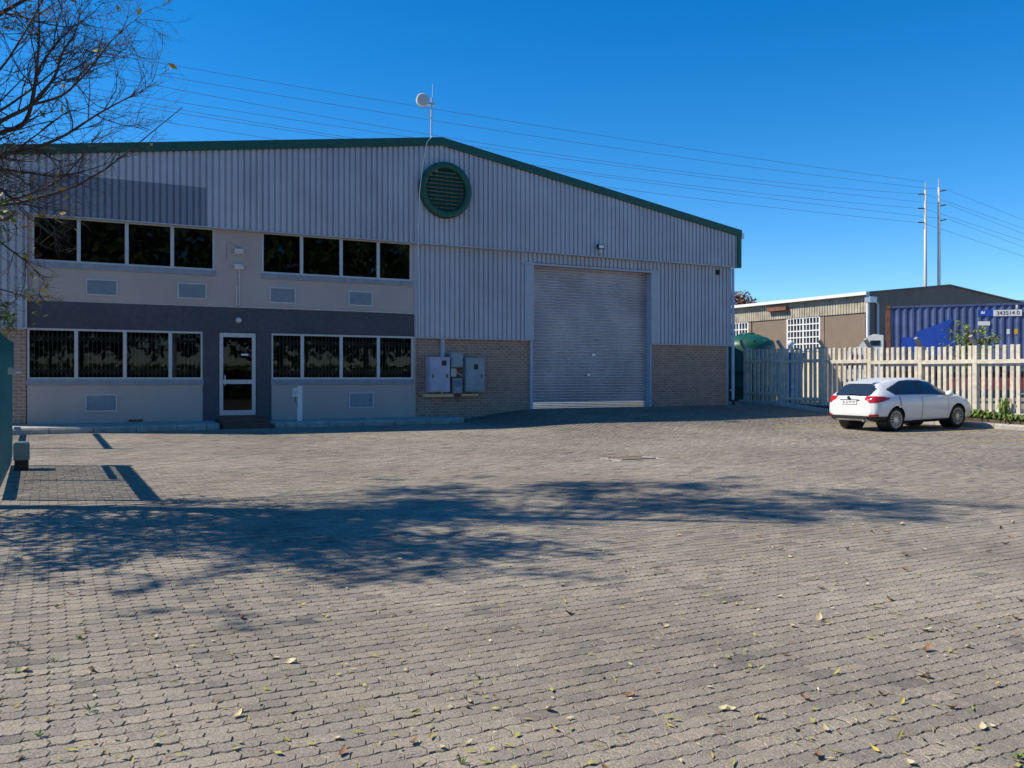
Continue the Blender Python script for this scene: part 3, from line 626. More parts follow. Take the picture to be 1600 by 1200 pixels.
for i in range(len(xs_) - 1):
    for k in range(NF):
        k2 = (k + 1) % NF; FC.append((CV[i, k] + CV[i + 1, k] + CV[i, k2] + CV[i + 1, k2]) / 4); FI.append((i, k))
FC = np.array(FC); SP = np.array([min(k, NF - k - 1) for i, k in FI]) / NS     # ring parameter in control spans
flat = CV.reshape(-1, 3)
du = np.gradient(CV, axis=0); dv = np.roll(CV, -1, 1) - np.roll(CV, 1, 1); NRM = np.cross(dv, du); NRM /= np.linalg.norm(NRM, axis=2, keepdims=True) + 1e-9
mid = CV.mean(1, keepdims=True)
if ((CV - mid) * NRM).sum() < 0: NRM = -NRM
def patch(mask, off):
    m = MB(); used = {}; vs = []; fs = []
    for q in np.where(mask)[0]:
        i, k = FI[q]; k2 = (k + 1) % NF; f = []
        for a, c in ((i, k), (i + 1, k), (i + 1, k2), (i, k2)):
            if (a, c) not in used: used[(a, c)] = len(vs); vs.append(CV[a, c] + NRM[a, c] * off)
            f.append(used[(a, c)])
        fs.append(f)
    return m.add(vs, fs)
WX = (.83, 3.478); WRAD = .325; ay = np.abs(FC[:, 1]); X_, Z_ = FC[:, 0], FC[:, 2]
arch = np.zeros(len(FC), bool); lip = np.zeros(len(FC), bool)
for wx in WX:
    dd_ = np.hypot(X_ - wx, Z_ - .335); arch |= (dd_ < .365) & (ay > .5); 
car = thing('hatchback_car', 'white five door hatchback car parked nose to the palisade fence', 'car', (21.0 - .83, 16.97 + .775, float(G(21.0, 17.7)) - .012))
car.rotation_euler = (0, -R(1.1), 0)
belt = .955 + .05 * (1.6 - X_) / 1.6 * (X_ < 1.6) - .02 * (X_ - 1.6) / 1.6 * (X_ >= 1.6)
dlo = (SP > 4.12) & (SP < 4.93) & (Z_ > belt + .015) & (X_ > .60) & (X_ < 3.22 - (Z_ - .93) * 1.28) & (Z_ < 1.165 + (X_ - .60) * .33) & (Z_ > 1.165 - (X_ - .60) * .62)
rearw = (SP > 5.0) & (X_ > .075) & (X_ < .40) & (Z_ > .995) & (ay < .60) | ((SP > 4.75) & (X_ > .12) & (X_ < .36) & (Z_ > 1.03) & (ay < .62))
wind = (SP > 5.12) & (X_ > 2.60) & (X_ < 3.30)
keep = ~arch
bm_ = patch(keep, 0)
for i, xe, sgn in ((0, -.03, -1), (len(xs_) - 1, .03, 1)):      # bulged end caps
    base = CV[i]; c = base.mean(0); ringsC = []
    for sc_, dx in ((1, 0), (.9, .45), (.7, .75), (.4, .95)):
        r = c + (base - c) * sc_; r[:, 0] = base[:, 0] + xe * dx; ringsC.append(r)
    vs = [p for r in ringsC for p in r] + [c + np.array([xe, 0, 0])]; fs = []
    for a in range(3):
        for k in range(NF): fs.append((a * NF + k, a * NF + (k + 1) % NF, (a + 1) * NF + (k + 1) % NF, (a + 1) * NF + k))
    for k in range(NF): fs.append((3 * NF + k, 3 * NF + (k + 1) % NF, 4 * NF))
    bm_.add(vs, fs)
body = bm_.build('body', M['carpaint'], car, True)
for wx in WX:       # wheel wells
    for sd in (-1, 1):
        MB().lathe([(0, .0), (.372, .0), (.372, .36)], (wx, sd * .48, .335), 'y', 32).build('wheel_well', M['black'], car) if sd > 0 else MB().lathe([(0, .0), (.372, .0), (.372, -.36)], (wx, sd * .48, .335), 'y', 32).build('wheel_well', M['black'], car)
for side in (-1, 1):
    sidef = np.sign(FC[:, 1]) == side
    tr = patch(dlo & sidef, .003).build('window_trim', M['black'], car, True)
    for a, c in ((.5, .93), (.985, 1.83), (1.93, 3.3)):
        patch(dlo & sidef & (X_ > a + .02) & (X_ < c) & (Z_ > belt + .03), .007).build('side_window', M['carglass'], car, True)
    for a, c, hx in ((1.0, 1.88, 1.13), (1.90, 3.02, 2.05)):
        dm = sidef & (SP > 2.2) & (SP < 4.1) & (X_ > a) & (X_ < c) & (Z_ > .33) & (Z_ < belt - .005) & (np.hypot(X_ - WX[0], Z_ - .335) > .42)
        do = patch(dm, .006).build('door', M['carpaint'], car, True)
        MB().box(hx, hx + .2, side * .895 - .018, side * .895 + .018, .815, .845).build('handle', M['carpaint'], do)
    for xq in (.985, 1.885, 3.03):
        patch(sidef & (SP > 2.2) & (SP < 4.1) & (np.abs(X_ - xq - (Z_ < .62) * 0) < .0095) & (Z_ > .30) & (Z_ < belt) & (np.hypot(X_ - WX[0], Z_ - .335) > .40) & (np.hypot(X_ - WX[1], Z_ - .335) > .40), .008).build('door_seam', M['seam'], car, True)
    patch(sidef & (X_ < .62 - np.abs(Z_ - .915) * 4.2) & (Z_ > .80 + X_ * .14) & (Z_ < .995 - X_ * .06) & (ay > .50), .008).build('tail_light', M['redlamp'], car, True)
    patch(sidef & (X_ < .16) & (Z_ > .435) & (Z_ < .49) & (ay > .56), .012).build('reflector', M['redlamp'], car, True)
    patch(sidef & (X_ > 3.86) & (X_ < 4.28) & (Z_ > .62 + (4.3 - X_) * .15) & (Z_ < .80) & (ay > .45), .006).build('headlight', M['lamp'], car, True)
    mr = MB().lathe([(0, -.1), (.06, -.09), (.085, -.03), (.085, .03), (.06, .09), (0, .1)], (2.93, side * 1.0, 1.0), 'y', 14).build('mirror', M['carpaint'], car, True)
    MB().bar((2.95, side * .86, .95), (2.94, side * .93, .97), .05, .04).build('mirror_stalk', M['black'], mr)
patch(rearw, .006).build('rear_window', M['carglass'], car, True)
patch(wind, .006).build('windscreen', M['carglass'], car, True)
patch((X_ < .5) & (Z_ < .43) & (SP > 1) & ~arch, .010).build('rear_bumper', M['black'], car, True)
MB().box(-.034, .02, -.6, .6, .345, .44).build('rear_diffuser', M['black'], car)
patch((SP > 1) & (Z_ < .275) & (X_ > 1.1) & (X_ < 3.2), .008).build('side_skirt', M['black'], car, True)
MB().add([(.37, -.47, 1.335), (.37, .47, 1.335), (.56, .52, 1.35), (.56, -.52, 1.35), (.37, -.47, 1.355), (.37, .47, 1.355), (.60, .5, 1.39), (.60, -.5, 1.39)], [(0, 1, 2, 3), (7, 6, 5, 4), (0, 4, 5, 1), (0, 3, 7, 4), (1, 5, 6, 2)]).build('roof_spoiler', M['carpaint'], car)
MB().bar((.055, -.3, 1.03), (.10, .12, 1.05), .025, .015).build('rear_wiper', M['black'], car)
MB().box(-.045, -.02, -.34, .34, .885, .90).build('tailgate_trim', M['black'], car)
MB().lathe([(0, -.05), (.045, -.048), (.045, -.02)], (0, .02, .945), 'x', 16).build('badge', M['black'], car)
pl = MB().box(-.048, -.03, -.26, .26, .765, .875).build('number_plate', M['white'], car)
textmesh('plate_text', 'BL 22 FP GP', .085, M['black'], pl, (-.05, 0, .82), (R(90), 0, R(-90)))
MB().tube([(-.02, -.45, .30), (.2, -.45, .31)], .03, 10).build('exhaust', M['galv'], car)
MB().tube([(.62, 0, 1.46), (.58, 0, 1.50)], .01, 6).build('aerial', M['black'], car)
for wx in WX:
    for sd in (-1, 1):
        wl = obj('wheel', None, car, (wx, sd * .775, .325))
        MB().lathe([(.235, -.1), (.29, -.105), (.318, -.085), (.325, -.04), (.325, .04), (.318, .085), (.29, .105), (.235, .1)], (0, 0, 0), 'y', 36).build('tyre', M['rubber'], wl, True)
        r_m = MB().lathe([(.238, .1 * sd), (.228, .085 * sd), (.222, .03 * sd), (.05, .05 * sd), (0, .05 * sd)], (0, 0, 0), 'y', 36)
        rb = MB().lathe([(.226, .025 * sd), (0, .02 * sd)], (0, 0, 0), 'y', 30)
        rb.build('brake_shadow', M['black'], wl)
        sp_ = MB().lathe([(.238, .098 * sd), (.222, .098 * sd), (.215, .05 * sd)], (0, 0, 0), 'y', 36)
        for q in range(15):
            a = 2 * math.pi * q / 15
            sp_.bar((.04 * math.cos(a), .075 * sd, .04 * math.sin(a)), (.228 * math.cos(a), .092 * sd, .228 * math.sin(a)), .016, .028, up=(0, 1, 0))
        sp_.lathe([(0, .09 * sd), (.05, .085 * sd), (.06, .05 * sd)], (0, 0, 0), 'y', 16)
        sp_.build('rim', M['rim'], wl)
# ---------------------------------------------------------------- neighbouring workshop
XN, YN, ZG = 37.0, 31.4, .6
nb = thing('workshop_building', 'low brown gabled workshop with roller doors and white barred windows beyond the fence', 'building')
ez = 5.95
MB().box(XN, XN + .3, YN, YN + 40, ZG - .3, 2.2).build('dado_wall', M['cream'], nb)
MB().box(XN + .05, XN + .3, YN, YN + 40, 2.2, ez - .05).build('side_wall', M['browndoor'], nb)
m = MB(); y = YN - .1
pts_ = []
while y < YN + 40:
    pts_ += [(y, 0), (y + .12, 0), (y + .13, .03), (y + .17, .03)]; y += .18
vs = []
for yy, dq in pts_: vs += [(XN - .12 + dq, yy, 4.98), (XN - .12 + dq, yy, ez - .1)]
m.add(vs, [(2 * i, 2 * i + 1, 2 * i + 3, 2 * i + 2) for i in range(len(pts_) - 1)]); m.build('eave_cladding', M['ochre'], nb)
MB().box(XN - .42, XN - .16, YN - .2, YN + 40, ez - .1, ez + .06).build('gutter', M['white'], nb)
MB().prism([(XN - .05, ZG - .3), (XN + 12.3, ZG - .3), (XN + 12.3, ez + .1), (XN + 6.15, 6.62), (XN - .05, ez + .02)], YN - .06, YN).build('gable_wall', M['brownsheet'], nb)
for s_ in ((XN - .4, XN + 6.15, ez + .05, 6.70), (XN + 6.15, XN + 12.6, 6.70, ez + .05)):
    MB().add([(s_[0], YN - .15, s_[2]), (s_[1], YN - .15, s_[3]), (s_[1], YN + 40, s_[3]), (s_[0], YN + 40, s_[2]), (s_[0], YN - .15, s_[2] - .07), (s_[1], YN - .15, s_[3] - .07), (s_[1], YN + 40, s_[3] - .07), (s_[0], YN + 40, s_[2] - .07)],
             [(0, 1, 2, 3), (7, 6, 5, 4), (0, 4, 5, 1), (3, 2, 6, 7), (0, 3, 7, 4)]).build('roof', M['brownsheet'], nb)
def onXp(px, py): p = onX(px, py, XN); return p.y, p.z
for pa, pb, py in ((1290, 1353, 485), (1176.7, 1228, 492)):
    ya, _ = onXp(pa, py); yb, zt_ = onXp(pb, py)
    MB().box(XN - .06, XN + .04, yb, ya, ZG - .2, 4.97).build('roller_door', M['browndoor'], nb)
for pa, pb, pt, pbt in ((1231.7, 1282, 489, 533), (1138, 1170, 494, 522)):
    ya, zt_ = onXp(pa, pt); yb, zb_ = onXp(pb, pbt); zt_ = 4.95; zb_ = 3.15 if pa > 1200 else 3.3
    wn = MB().box(XN - .02, XN + .04, yb, ya, zb_, zt_).build('window', M['carglass'], nb)
    N1, N2 = (10, 5) if pa > 1200 else (7, 4); fr = MB()
    for q in range(N1 + 1):
        yy = yb + (ya - yb) * q / N1; ww = .05 if q in (0, N1, N1 // 2) else .025; fr.box(XN - .08, XN - .021, yy - ww, yy + ww, zb_, zt_)
    for q in range(N2 + 1):
        z = zb_ + (zt_ - zb_) * q / N2; fr.box(XN - .085, XN - .022, yb, ya, z - .03, z + .03)
    fr.build('window_bars', M['white'], wn)
ya, _ = onXp(1231.7, 500); yb, _ = onXp(1284, 500)
MB().box(XN - .04, XN + .02, yb, ya, ZG - .2, 3.15).build('cream_panel', M['cream'], nb)
for px in (1229.5, 1286, 1172.5):
    yy, _ = onXp(px, 500); MB().box(XN - .07, XN + .03, yy - .14, yy + .14, ZG - .2, 4.97).build('pier', M['brownsheet'], nb)
MB().tube([(XN - .2, YN - .12, ez), (XN - .2, YN - .12, .4)], .09, 10).build('downpipe', M['white'], nb)
MB().tube([(XN + .25, YN - .15, ez - .35), (XN + .5, YN - .15, ez - .55), (XN + .5, YN - .15, .5)], .06, 8).build('downpipe', M['white'], nb)
hb = MB().box(-.2, .3, -.25, .1, 0, .3).build('alarm_housing', M['galv'], nb, loc=(XN - .1, YN - .1, ez - .5))
MB().box(-.28, .0, -.75, .75, -.1, .1).build('eave_bracket', M['rust'], nb, loc=(XN - .1, onXp(1220, 470)[0], 5.55))
fw = thing('far_warehouse', 'distant shed with a white roof edge behind the blue container', 'building', (56.9, 38.5, .6))
MB().box(0, 22, 0, 20, -.3, 6.1).build('wall', M['ochre'], fw); MB().add([(-.6, -.5, 6.15), (23, -.5, 6.75), (23, 21, 6.75), (-.6, 21, 6.15), (-.6, -.5, 6.35), (23, -.5, 7.0), (23, 21, 7.0), (-.6, 21, 6.35)], [(0, 1, 5, 4), (4, 5, 6, 7), (3, 2, 1, 0), (0, 4, 7, 3), (1, 2, 6, 5)]).build('roof', M['white'], fw)
# ---------------------------------------------------------------- container on a truck
CO = Vector((31.56, 25.86, 0)); CA = math.atan2(-.764, .646)
ct = thing('shipping_container', 'weathered blue shipping container with white number panel loaded on a truck', 'container', (CO.x, CO.y, 2.10), CA)
LC, HC, WC = 12.19, 2.60, 2.44
def corr(m, x0, x1, y, z0, z1, d):
    xs = []; x = x0
    while x < x1 - .28: xs += [(x, 0), (x + .07, 0), (x + .14, d), (x + .21, d)]; x += .278
    xs.append((x1, 0)); vs = []
    for a, q in xs: vs += [(a, y + q, z0), (a, y + q, z1)]
    m.add(vs, [(2 * i, 2 * i + 2, 2 * i + 3, 2 * i + 1) for i in range(len(xs) - 1)])
m = MB(); corr(m, .16, LC - .16, .02, .16, HC - .1, .036); m.build('side_panel', M['contblue'], ct)
MB().box(.16, LC - .16, WC - .06, WC - .02, .16, HC - .1).build('side_panel', M['contblue'], ct)
MB().box(.04, .10, .16, WC - .16, .16, HC - .1).build('end_panel', M['contblue'], ct); MB().box(LC - .1, LC - .04, .16, WC - .16, .16, HC - .1).build('end_panel', M['contblue'], ct)
MB().box(.1, LC - .1, .05, WC - .05, HC - .06, HC - .03).build('roof', M['contblue'], ct); MB().box(.1, LC - .1, .05, WC - .05, .05, .1).build('floor', M['chassis'], ct)
for y in (0, WC - .12):
    MB().box(.16, LC - .16, y, y + .12, 0, .16).build('rail', M['contblue'], ct); MB().box(.16, LC - .16, y + .01, y + .1, HC - .1, HC - .02).build('rail', M['contblue'], ct)
    for x in (0, LC - .16): MB().box(x, x + .16, y, y + .16 if y == 0 else y + .12, 0, HC).build('corner_post', M['rust'] if x == 0 else M['contblue'], ct)
    for x in (0, LC - .16):
        for z in (0, HC - .12): MB().box(x - .01, x + .17, y - .012 if y == 0 else y, y + .15, z - .006, z + .126).build('corner_casting', M['rust'], ct)
# painted marks: pixel outline projected on the container side
cdir = Vector((math.cos(CA), math.sin(CA), 0)); cn = Vector((cdir.y, -cdir.x, 0)); 
def onC(px, py):
    d = ray(px, py); o = Vector((0, 0, EZ)); t = (CO - o).dot(cn) / d.dot(cn); p = o + d * t; return (p - CO).dot(cdir), p.z - 2.10
def mark(name, poly, m, y=-.0):
    pts = [onC(*p) for p in poly]; return MB().prism(pts, .012 + y, .018 + y).build(name, m, ct)
mark('logo_panel', [(1408, 540), (1408, 527), (1428, 527), (1434, 517), (1462, 508), (1488, 497), (1484, 512), (1482, 527), (1494, 531), (1494, 541), (1482, 545), (1479, 556), (1440, 556)], M['logo'])
mark('number_panel', [(1528, 484), (1552, 484), (1552, 494), (1528, 494)], M['logo']); mark('number_panel', [(1552, 484.5), (1597, 483.5), (1597, 493.5), (1552, 494)], M['white'])
mark('white_mark', [(1533, 487), (1535, 485.5), (1537, 488), (1539, 485.5), (1539, 490), (1533, 490.5)], M['white'], -.007)
mark('label', [(1528, 502), (1547, 502), (1547, 508.5), (1528, 508.5)], M['white']); mark('label', [(1573, 514), (1578, 514), (1578, 522), (1573, 522)], M['white']); mark('label', [(1585, 514), (1590.5, 514), (1590.5, 522), (1585, 522)], M['orange']); mark('label', [(1587, 473.5), (1591, 473.5), (1590, 482), (1587, 482)], M['white'])
cxn, czn = onC(1575, 489); textmesh('number_text', '343514 0', .22, M['chassis'], ct, (cxn, .006, czn), (R(90), 0, 0))
tk = thing('truck', 'white cab over truck carrying the blue container behind the fence', 'truck', (CO.x, CO.y, .6), CA)
MB().box(-.2, 12.3, .55, .85, .95, 1.3).build('chassis_beam', M['redsteel'], tk); MB().box(-.2, 12.3, 1.6, 1.9, .95, 1.3).build('chassis_beam', M['redsteel'], tk)
for x in np.arange(.5, 12.2, 1.3): MB().box(x, x + .15, .02, 2.42, 1.3, 1.49).build('bolster', M['chassis'], tk)
MB().box(2.2, 8.4, .1, .16, .55, 1.05).build('side_guard', M['redsteel'], tk)
cabp = [(-1.75, .55), (-.12, .55), (-.12, 2.86), (-.5, 2.92), (-.78, 2.8), (-1.1, 2.4), (-1.55, 2.2), (-1.72, 1.6)]
cb_ = MB().prism(cabp, .02, 2.42).build('cab', M['white'], tk)
MB().prism([(-1.6, 1.45), (-.95, 1.45), (-.95, 2.05), (-1.45, 2.05)], .0, .019).build('side_window', M['carglass'], cb_)
MB().prism([(-.72, 2.42), (-.25, 2.42), (-.25, 2.64), (-.62, 2.64)], .0, .019).build('side_window', M['carglass'], cb_)
MB().tube([(-1.5, .0, 2.35), (-1.62, -.2, 2.3), (-1.62, -.2, 1.6), (-1.6, 0, 1.5)], .025, 6).build('mirror', M['black'], cb_)
for x in (-1.4, 1.6, 8.6, 9.9, 11.2):
    for y in (.02, 2.1):
        MB().lathe([(0, 0), (.28, .02), (.3, .0), (.5, 0), (.52, .06), (.52, .26), (.5, .32), (0, .32)], (x, y, .52), 'y', 24).build('wheel', M['rubber'], tk)
# ---------------------------------------------------------------- tank, bin, lamp behind the fence
tn = thing('water_tank', 'dark green plastic water tank with domed ribbed top behind the fence', 'water tank', (28.2, 30.6, .6))
MB().lathe([(1.2, 0), (1.2, .6), (1.23, .65), (1.2, .7), (1.2, 1.3), (1.23, 1.35), (1.2, 1.4), (1.2, 2.45), (1.15, 2.62), (.85, 2.85), (.4, 3.0), (.3, 3.0), (.3, 3.08), (0, 3.1)], (0, 0, 0), 'z', 40).build('shell', M['tank'], tn, True)
for q in range(12):
    a = 2 * math.pi * q / 12; MB().bar((.4 * math.cos(a), .4 * math.sin(a), 3.0), (1.14 * math.cos(a), 1.14 * math.sin(a), 2.66), .07, .06).build('rib', M['tank'], tn)
bn = thing('wheelie_bin', 'bright blue plastic bin standing behind the palisade fence', 'bin', (27.3, 27.2, .6), .2)
MB().add([(-.3, -.35, 0), (.3, -.35, 0), (.3, .35, 0), (-.3, .35, 0), (-.4, -.45, 2.0), (.4, -.45, 2.0), (.4, .45, 2.0), (-.4, .45, 2.0)], [(3, 2, 1, 0), (0, 1, 5, 4), (1, 2, 6, 5), (2, 3, 7, 6), (3, 0, 4, 7), (4, 5, 6, 7)]).build('body', M['bluebin'], bn); MB().box(-.43, .43, -.48, .48, 2.0, 2.08).build('lid', M['bluebin'], bn)
gl = onX(1235, 537, 27.6); lp = thing('globe_lamp', 'white globe lamp on a thin pole just behind the fence', 'lamp', (27.6, gl.y, .6))
MB().tube([(0, 0, 0), (0, 0, gl.z - .75)], .035, 8).build('pole', M['galv'], lp); MB().lathe([(0, -.15), (.09, -.12), (.15, 0), (.09, .12), (0, .15)], (0, 0, gl.z - .6), 'z', 18).build('globe', M['white'], lp, True)
# ---------------------------------------------------------------- pylons and wires
PZ = 120.
def pxw(px, wd): r = (px - 800) / F * wd; return Vector((CT * r + ST * wd, -ST * r + CT * wd, 0))
for px, ytop, arms, sgn, lab in ((1446, 283, (303.4, 325.6, 347.6), -1, 'pale steel pylon pole with three arms pointing left'), (1467, 279, (299, 322, 345), 1, 'pale steel pylon pole with three arms angled up to the right')):
    base = pxw(px, PZ); t = thing('pylon', lab, 'pylon', base, -TH)
    zt_ = EZ + (HY - ytop) / F * PZ; zs = EZ + (HY - ytop - 14) / F * PZ
    MB().tube([(0, 0, 0), (0, 0, zs)], [.29, .15], 12).build('shaft', M['pole'], t, True); MB().tube([(0, 0, zs), (0, 0, zt_)], [.08, .05], 8).build('spike', M['pole'], t)
    for ya in arms:
        z = EZ + (HY - ya) / F * PZ; MB().bar((sgn * .2, 0, z), (sgn * 1.0, 0, z + (.18 if sgn > 0 else 0)), .16, .14).build('arm', M['rust'], t)
def wire(pts, A, B, label):
    # pts: pixel points; the wire hangs in the vertical plane through A and B (camera-frame ground points)
    q = []
    for px, py in pts:
        k = (px - 800) / F; dx = B[0] - A[0]; dw = B[1] - A[1]; t = (k * A[1] - A[0]) / (dx - k * dw); wd = A[1] + dw * t; q.append((t, EZ + (HY - py) / F * wd))
    q = np.array(q); co = np.polyfit(q[:, 0], q[:, 1], len(q) - 1); t0, t1 = q[:, 0].min(), q[:, 0].max(); t1 += (t1 - t0) * .0; t0e = t0
    P = []
    for t in np.linspace(min(t0, t1), max(t0, t1) + (.25 if len(q) == 3 else 0), 40):
        r = A[0] + (B[0] - A[0]) * t; wd = A[1] + (B[1] - A[1]) * t; P.append((CT * r + ST * wd, -ST * r + CT * wd, float(np.polyval(co, t))))
    o = MB().tube(P, .019, 5, False).build('power_line', M['wire']); tag(o, label, 'power line', 'overhead power lines')
A_ = (56.2, 120.); B_ = (-32.6, 75.)
LW = 'thin overhead power line crossing the sky above the warehouse'
for pts in ([(1446, 284), (1000, 221), (185, 87.5)], [(1478, 297), (1000, 237), (162, 102.5)], [(1436, 303), (1000, 259.4), (180, 121)], [(1478, 319.6), (1000, 264), (217, 150)], [(1436, 325.6), (1000, 280), (200, 157.5)], [(1478, 342), (1000, 284), (200, 164)], [(1436, 347.6), (1000, 299), (180, 178)]):
    wire(pts, A_, B_, LW)
C_ = (57.5, 120.); D_ = (110., 158.); LW2 = 'thin power line dropping away beyond the two pylon poles'
for pts in ([(1481, 297), (1640, 360)], [(1481, 319.6), (1640, 381)], [(1481, 342), (1640, 401)], [(1444, 303), (1640, 371)], [(1444, 325.6), (1640, 390)], [(1444, 349), (1640, 414)]): wire(pts, C_, D_, LW2)
# ---------------------------------------------------------------- trees and plants
def leafcloud(P, size, elong=1.6):
    P = np.asarray(P); N = len(P); a = rng.normal(size=(N, 3)); a /= np.linalg.norm(a, axis=1, keepdims=True); b_ = rng.normal(size=(N, 3)); b_ = np.cross(a, b_); b_ /= np.linalg.norm(b_, axis=1, keepdims=True)
    s_ = size * rng.uniform(.6, 1.3, (N, 1)); V = np.stack([P - a * s_ * elong, P + b_ * s_ * .7, P + a * s_ * elong, P - b_ * s_ * .7], 1).reshape(-1, 3)
    return V, np.full(N, 4), np.arange(4 * N)
def leafobj(name, P, size, m, parent, elong=1.6):
    V, t, i = leafcloud(P, size, elong); return stuff(obj(name, rawmesh(name, V, t, i, m), parent))
tree = thing('autumn_tree', 'nearly bare autumn tree with sparse yellow leaves beside the teal gate', 'tree')
T0 = Vector((-2.7, 13.3, 0)); tw = MB(); LP = {'y': [], 'g': [], 'd': []}; limbs = MB()
def rv(s=1.): return Vector((random.gauss(0, s), random.gauss(0, s), random.gauss(0, s)))
def twig(p, d, L, r, lev):
    n_ = 4; pts = [p]; q = p.copy(); dd = d.normalized()
    for i in range(n_):
        dd = (dd + rv(.16) + Vector((0, 0, .05))).normalized(); q = q + dd * (L / n_); pts.append(q.copy())
    tw.tube(pts, [r, r * .85, r * .7, r * .5, r * .3], 4 if lev > 1 else 3, False)
    if lev > 0:
        for k in range(random.randint(4, 6)):
            i = random.randint(1, n_); dn = (dd + rv(.55)).normalized(); twig(pts[i], dn, L * random.uniform(.4, .7), r * .55, lev - 1)
    rr, ww = camrw(q.x, q.y); bare = rr > -.68 * ww and q.z < 7.0
    if not bare or random.random() < (.05 if rr < -5.6 else .012):
        for k in range(1 if bare else (2 if q.z > 5 else 1)): LP['y' if bare else 'd'].append(tuple(pts[random.randint(1, n_)] + rv(.09)))
def limb(pts, r0, r1, nt, tl, lev=2):
    P = cat([tuple(p) for p in pts], 4); N = len(P); rad = [r0 + (r1 - r0) * i / (N - 1) for i in range(N)]; rad = [a * .62 for a in rad]; limbs.tube(P, rad, 7, False)
    for k in range(nt):
        i = random.randint(int(N * .2), N - 1); p = Vector(P[i]); d = (Vector(P[min(i + 1, N - 1)]) - Vector(P[max(i - 1, 0)])).normalized()
        twig(p, (d * .8 + rv(.55)).normalized(), tl * random.uniform(.5, 1.1), min(rad[i] * .4 + .0025, .009), lev)
trunk = MB().tube([T0 + Vector((0, 0, -.2)), T0 + Vector((.02, 0, .6)), T0 + Vector((.1, .05, 1.8)), T0 + Vector((.15, .05, 3.0)), T0 + Vector((.33, -.18, 5)), T0 + Vector((.5, -.78, 8)), T0 + Vector((.66, -1.25, 11.0))], [.26, .21, .18, .165, .13, .10, .03], 12)
trunk.build('trunk', M['bark'], tree, True)
def tp(z): return T0 + Vector((.03 + .06 * z, -.17 * max(0, z - 3.4), z))
def P3(px, py, wd): return atW(px, py, wd)
G3 = [([tp(3.2), P3(-90, 250, 10.6), P3(0, 208, 10.5), P3(35, 195, 10.4), P3(50, 160, 10.4), P3(57, 110, 10.5), P3(61, 55, 10.6), P3(60, -10, 10.7), P3(65, -60, 10.8)], .06, .008, 9, .75),
      ([tp(3.3), P3(-80, 240, 10.2), P3(0, 190, 10.1), P3(50, 163, 10.0), P3(85, 120, 10.0), P3(96, 85, 9.9), P3(118, 50, 9.9), P3(128, 0, 9.9)], .05, .006, 9, .7),
      ([P3(48, 163, 10.3), P3(60, 110, 10.2), P3(85, 72, 10.1), P3(115, 42, 10.0), P3(150, 18, 10)], .028, .005, 8, .55),
      ([P3(45, 165, 10.0), P3(95, 150, 9.8), P3(125, 124, 9.7), P3(150, 96, 9.6), P3(178, 60, 9.6), P3(222, 22, 9.6)], .026, .004, 9, .55),
      ([tp(2.9), P3(-70, 262, 10.3), P3(0, 242, 10.1), P3(50, 232, 10), P3(100, 212, 9.9), P3(150, 180, 9.8), P3(195, 155, 9.7), P3(238, 133, 9.7)], .05, .005, 10, .6),
      ([tp(4.4), P3(-60, 70, 10.4), P3(0, 22, 10.4), P3(45, -4, 10.4), P3(90, -40, 10.4)], .06, .02, 6, .7),
      ([tp(4.3), P3(-40, 40, 10.0), P3(15, 22, 9.9), P3(60, 34, 9.8), P3(110, 42, 9.8), P3(140, 28, 9.8)], .03, .005, 8, .5),
      ([tp(2.7), P3(-50, 268, 10.6), P3(0, 265, 10.6), P3(45, 270, 10.5), P3(90, 275, 10.4), P3(150, 262, 10.3), P3(190, 244, 10.3)], .035, .004, 10, .55),
      ([tp(2.6), P3(-60, 330, 10.8), P3(0, 378, 10.8), P3(40, 408, 10.8), P3(68, 432, 10.7), P3(92, 432, 10.7)], .03, .004, 8, .4),
      ([tp(2.4), P3(-60, 440, 11.2), P3(0, 452, 11.2), P3(30, 460, 11.2), P3(70, 470, 11.1)], .025, .004, 8, .4),
      ([tp(2.4), P3(-60, 480, 11.2), P3(-20, 484, 11.2), P3(4, 496, 11.2), P3(16, 506, 11.2)], .016, .004, 5, .25),
      ([tp(3.0), P3(-40, 300, 9.8), P3(20, 310, 9.7), P3(60, 325, 9.6), P3(95, 318, 9.5)], .03, .004, 8, .5)]
for g in G3: limb(*g[:3], int(g[3] * 1.9), g[4])
for k in range(38):      # the rest of the crown
    a = 2 * math.pi * k * .381966; z0 = 3.0 + 7.0 * ((k * .618) % 1); reach = random.uniform(2.4, 4.0) * (1 - max(0, z0 - 8) / 7)
    d = Vector((math.cos(a), math.sin(a), 0)); p0 = tp(z0); limb([p0, p0 + d * reach * .35 + Vector((0, 0, .6)), p0 + d * reach * .7 + Vector((0, 0, 1.2)) + rv(.2), p0 + d * reach + Vector((0, 0, 2.0)) + rv(.2)], .05, .008, 9, .9)
for k in range(14):
    a = R(random.uniform(200, 300)); z0 = random.uniform(2.2, 4.2); d = Vector((math.cos(a), math.sin(a), 0)); p0 = tp(z0); rc = random.uniform(1.6, 3.0)
    limb([p0, p0 + d * rc * .5 + Vector((0, 0, .35)), p0 + d * rc + Vector((0, 0, .5)) + rv(.2)], .04, .008, 9, .8)
limbs.build('limbs', M['bark'], tree, True); stuff(tw.build('crown', M['twig'], tree))
for q in range(260):
    c = random.choice([(6, 500, 11.2), (-20, 480, 11.2), (-30, 380, 10.8), (10, 335, 10.8), (-30, 300, 10.5)]); LP['g'].append(tuple(P3(c[0] + random.gauss(0, 11), c[1] + random.gauss(0, 12), c[2] + random.gauss(0, .15))))
leafobj('foliage', LP['d'], .046, M['leafy'], tree); leafobj('foliage', LP['y'], .032, M['leafy'], tree); leafobj('foliage', LP['g'], .03, M['leafg'], tree)
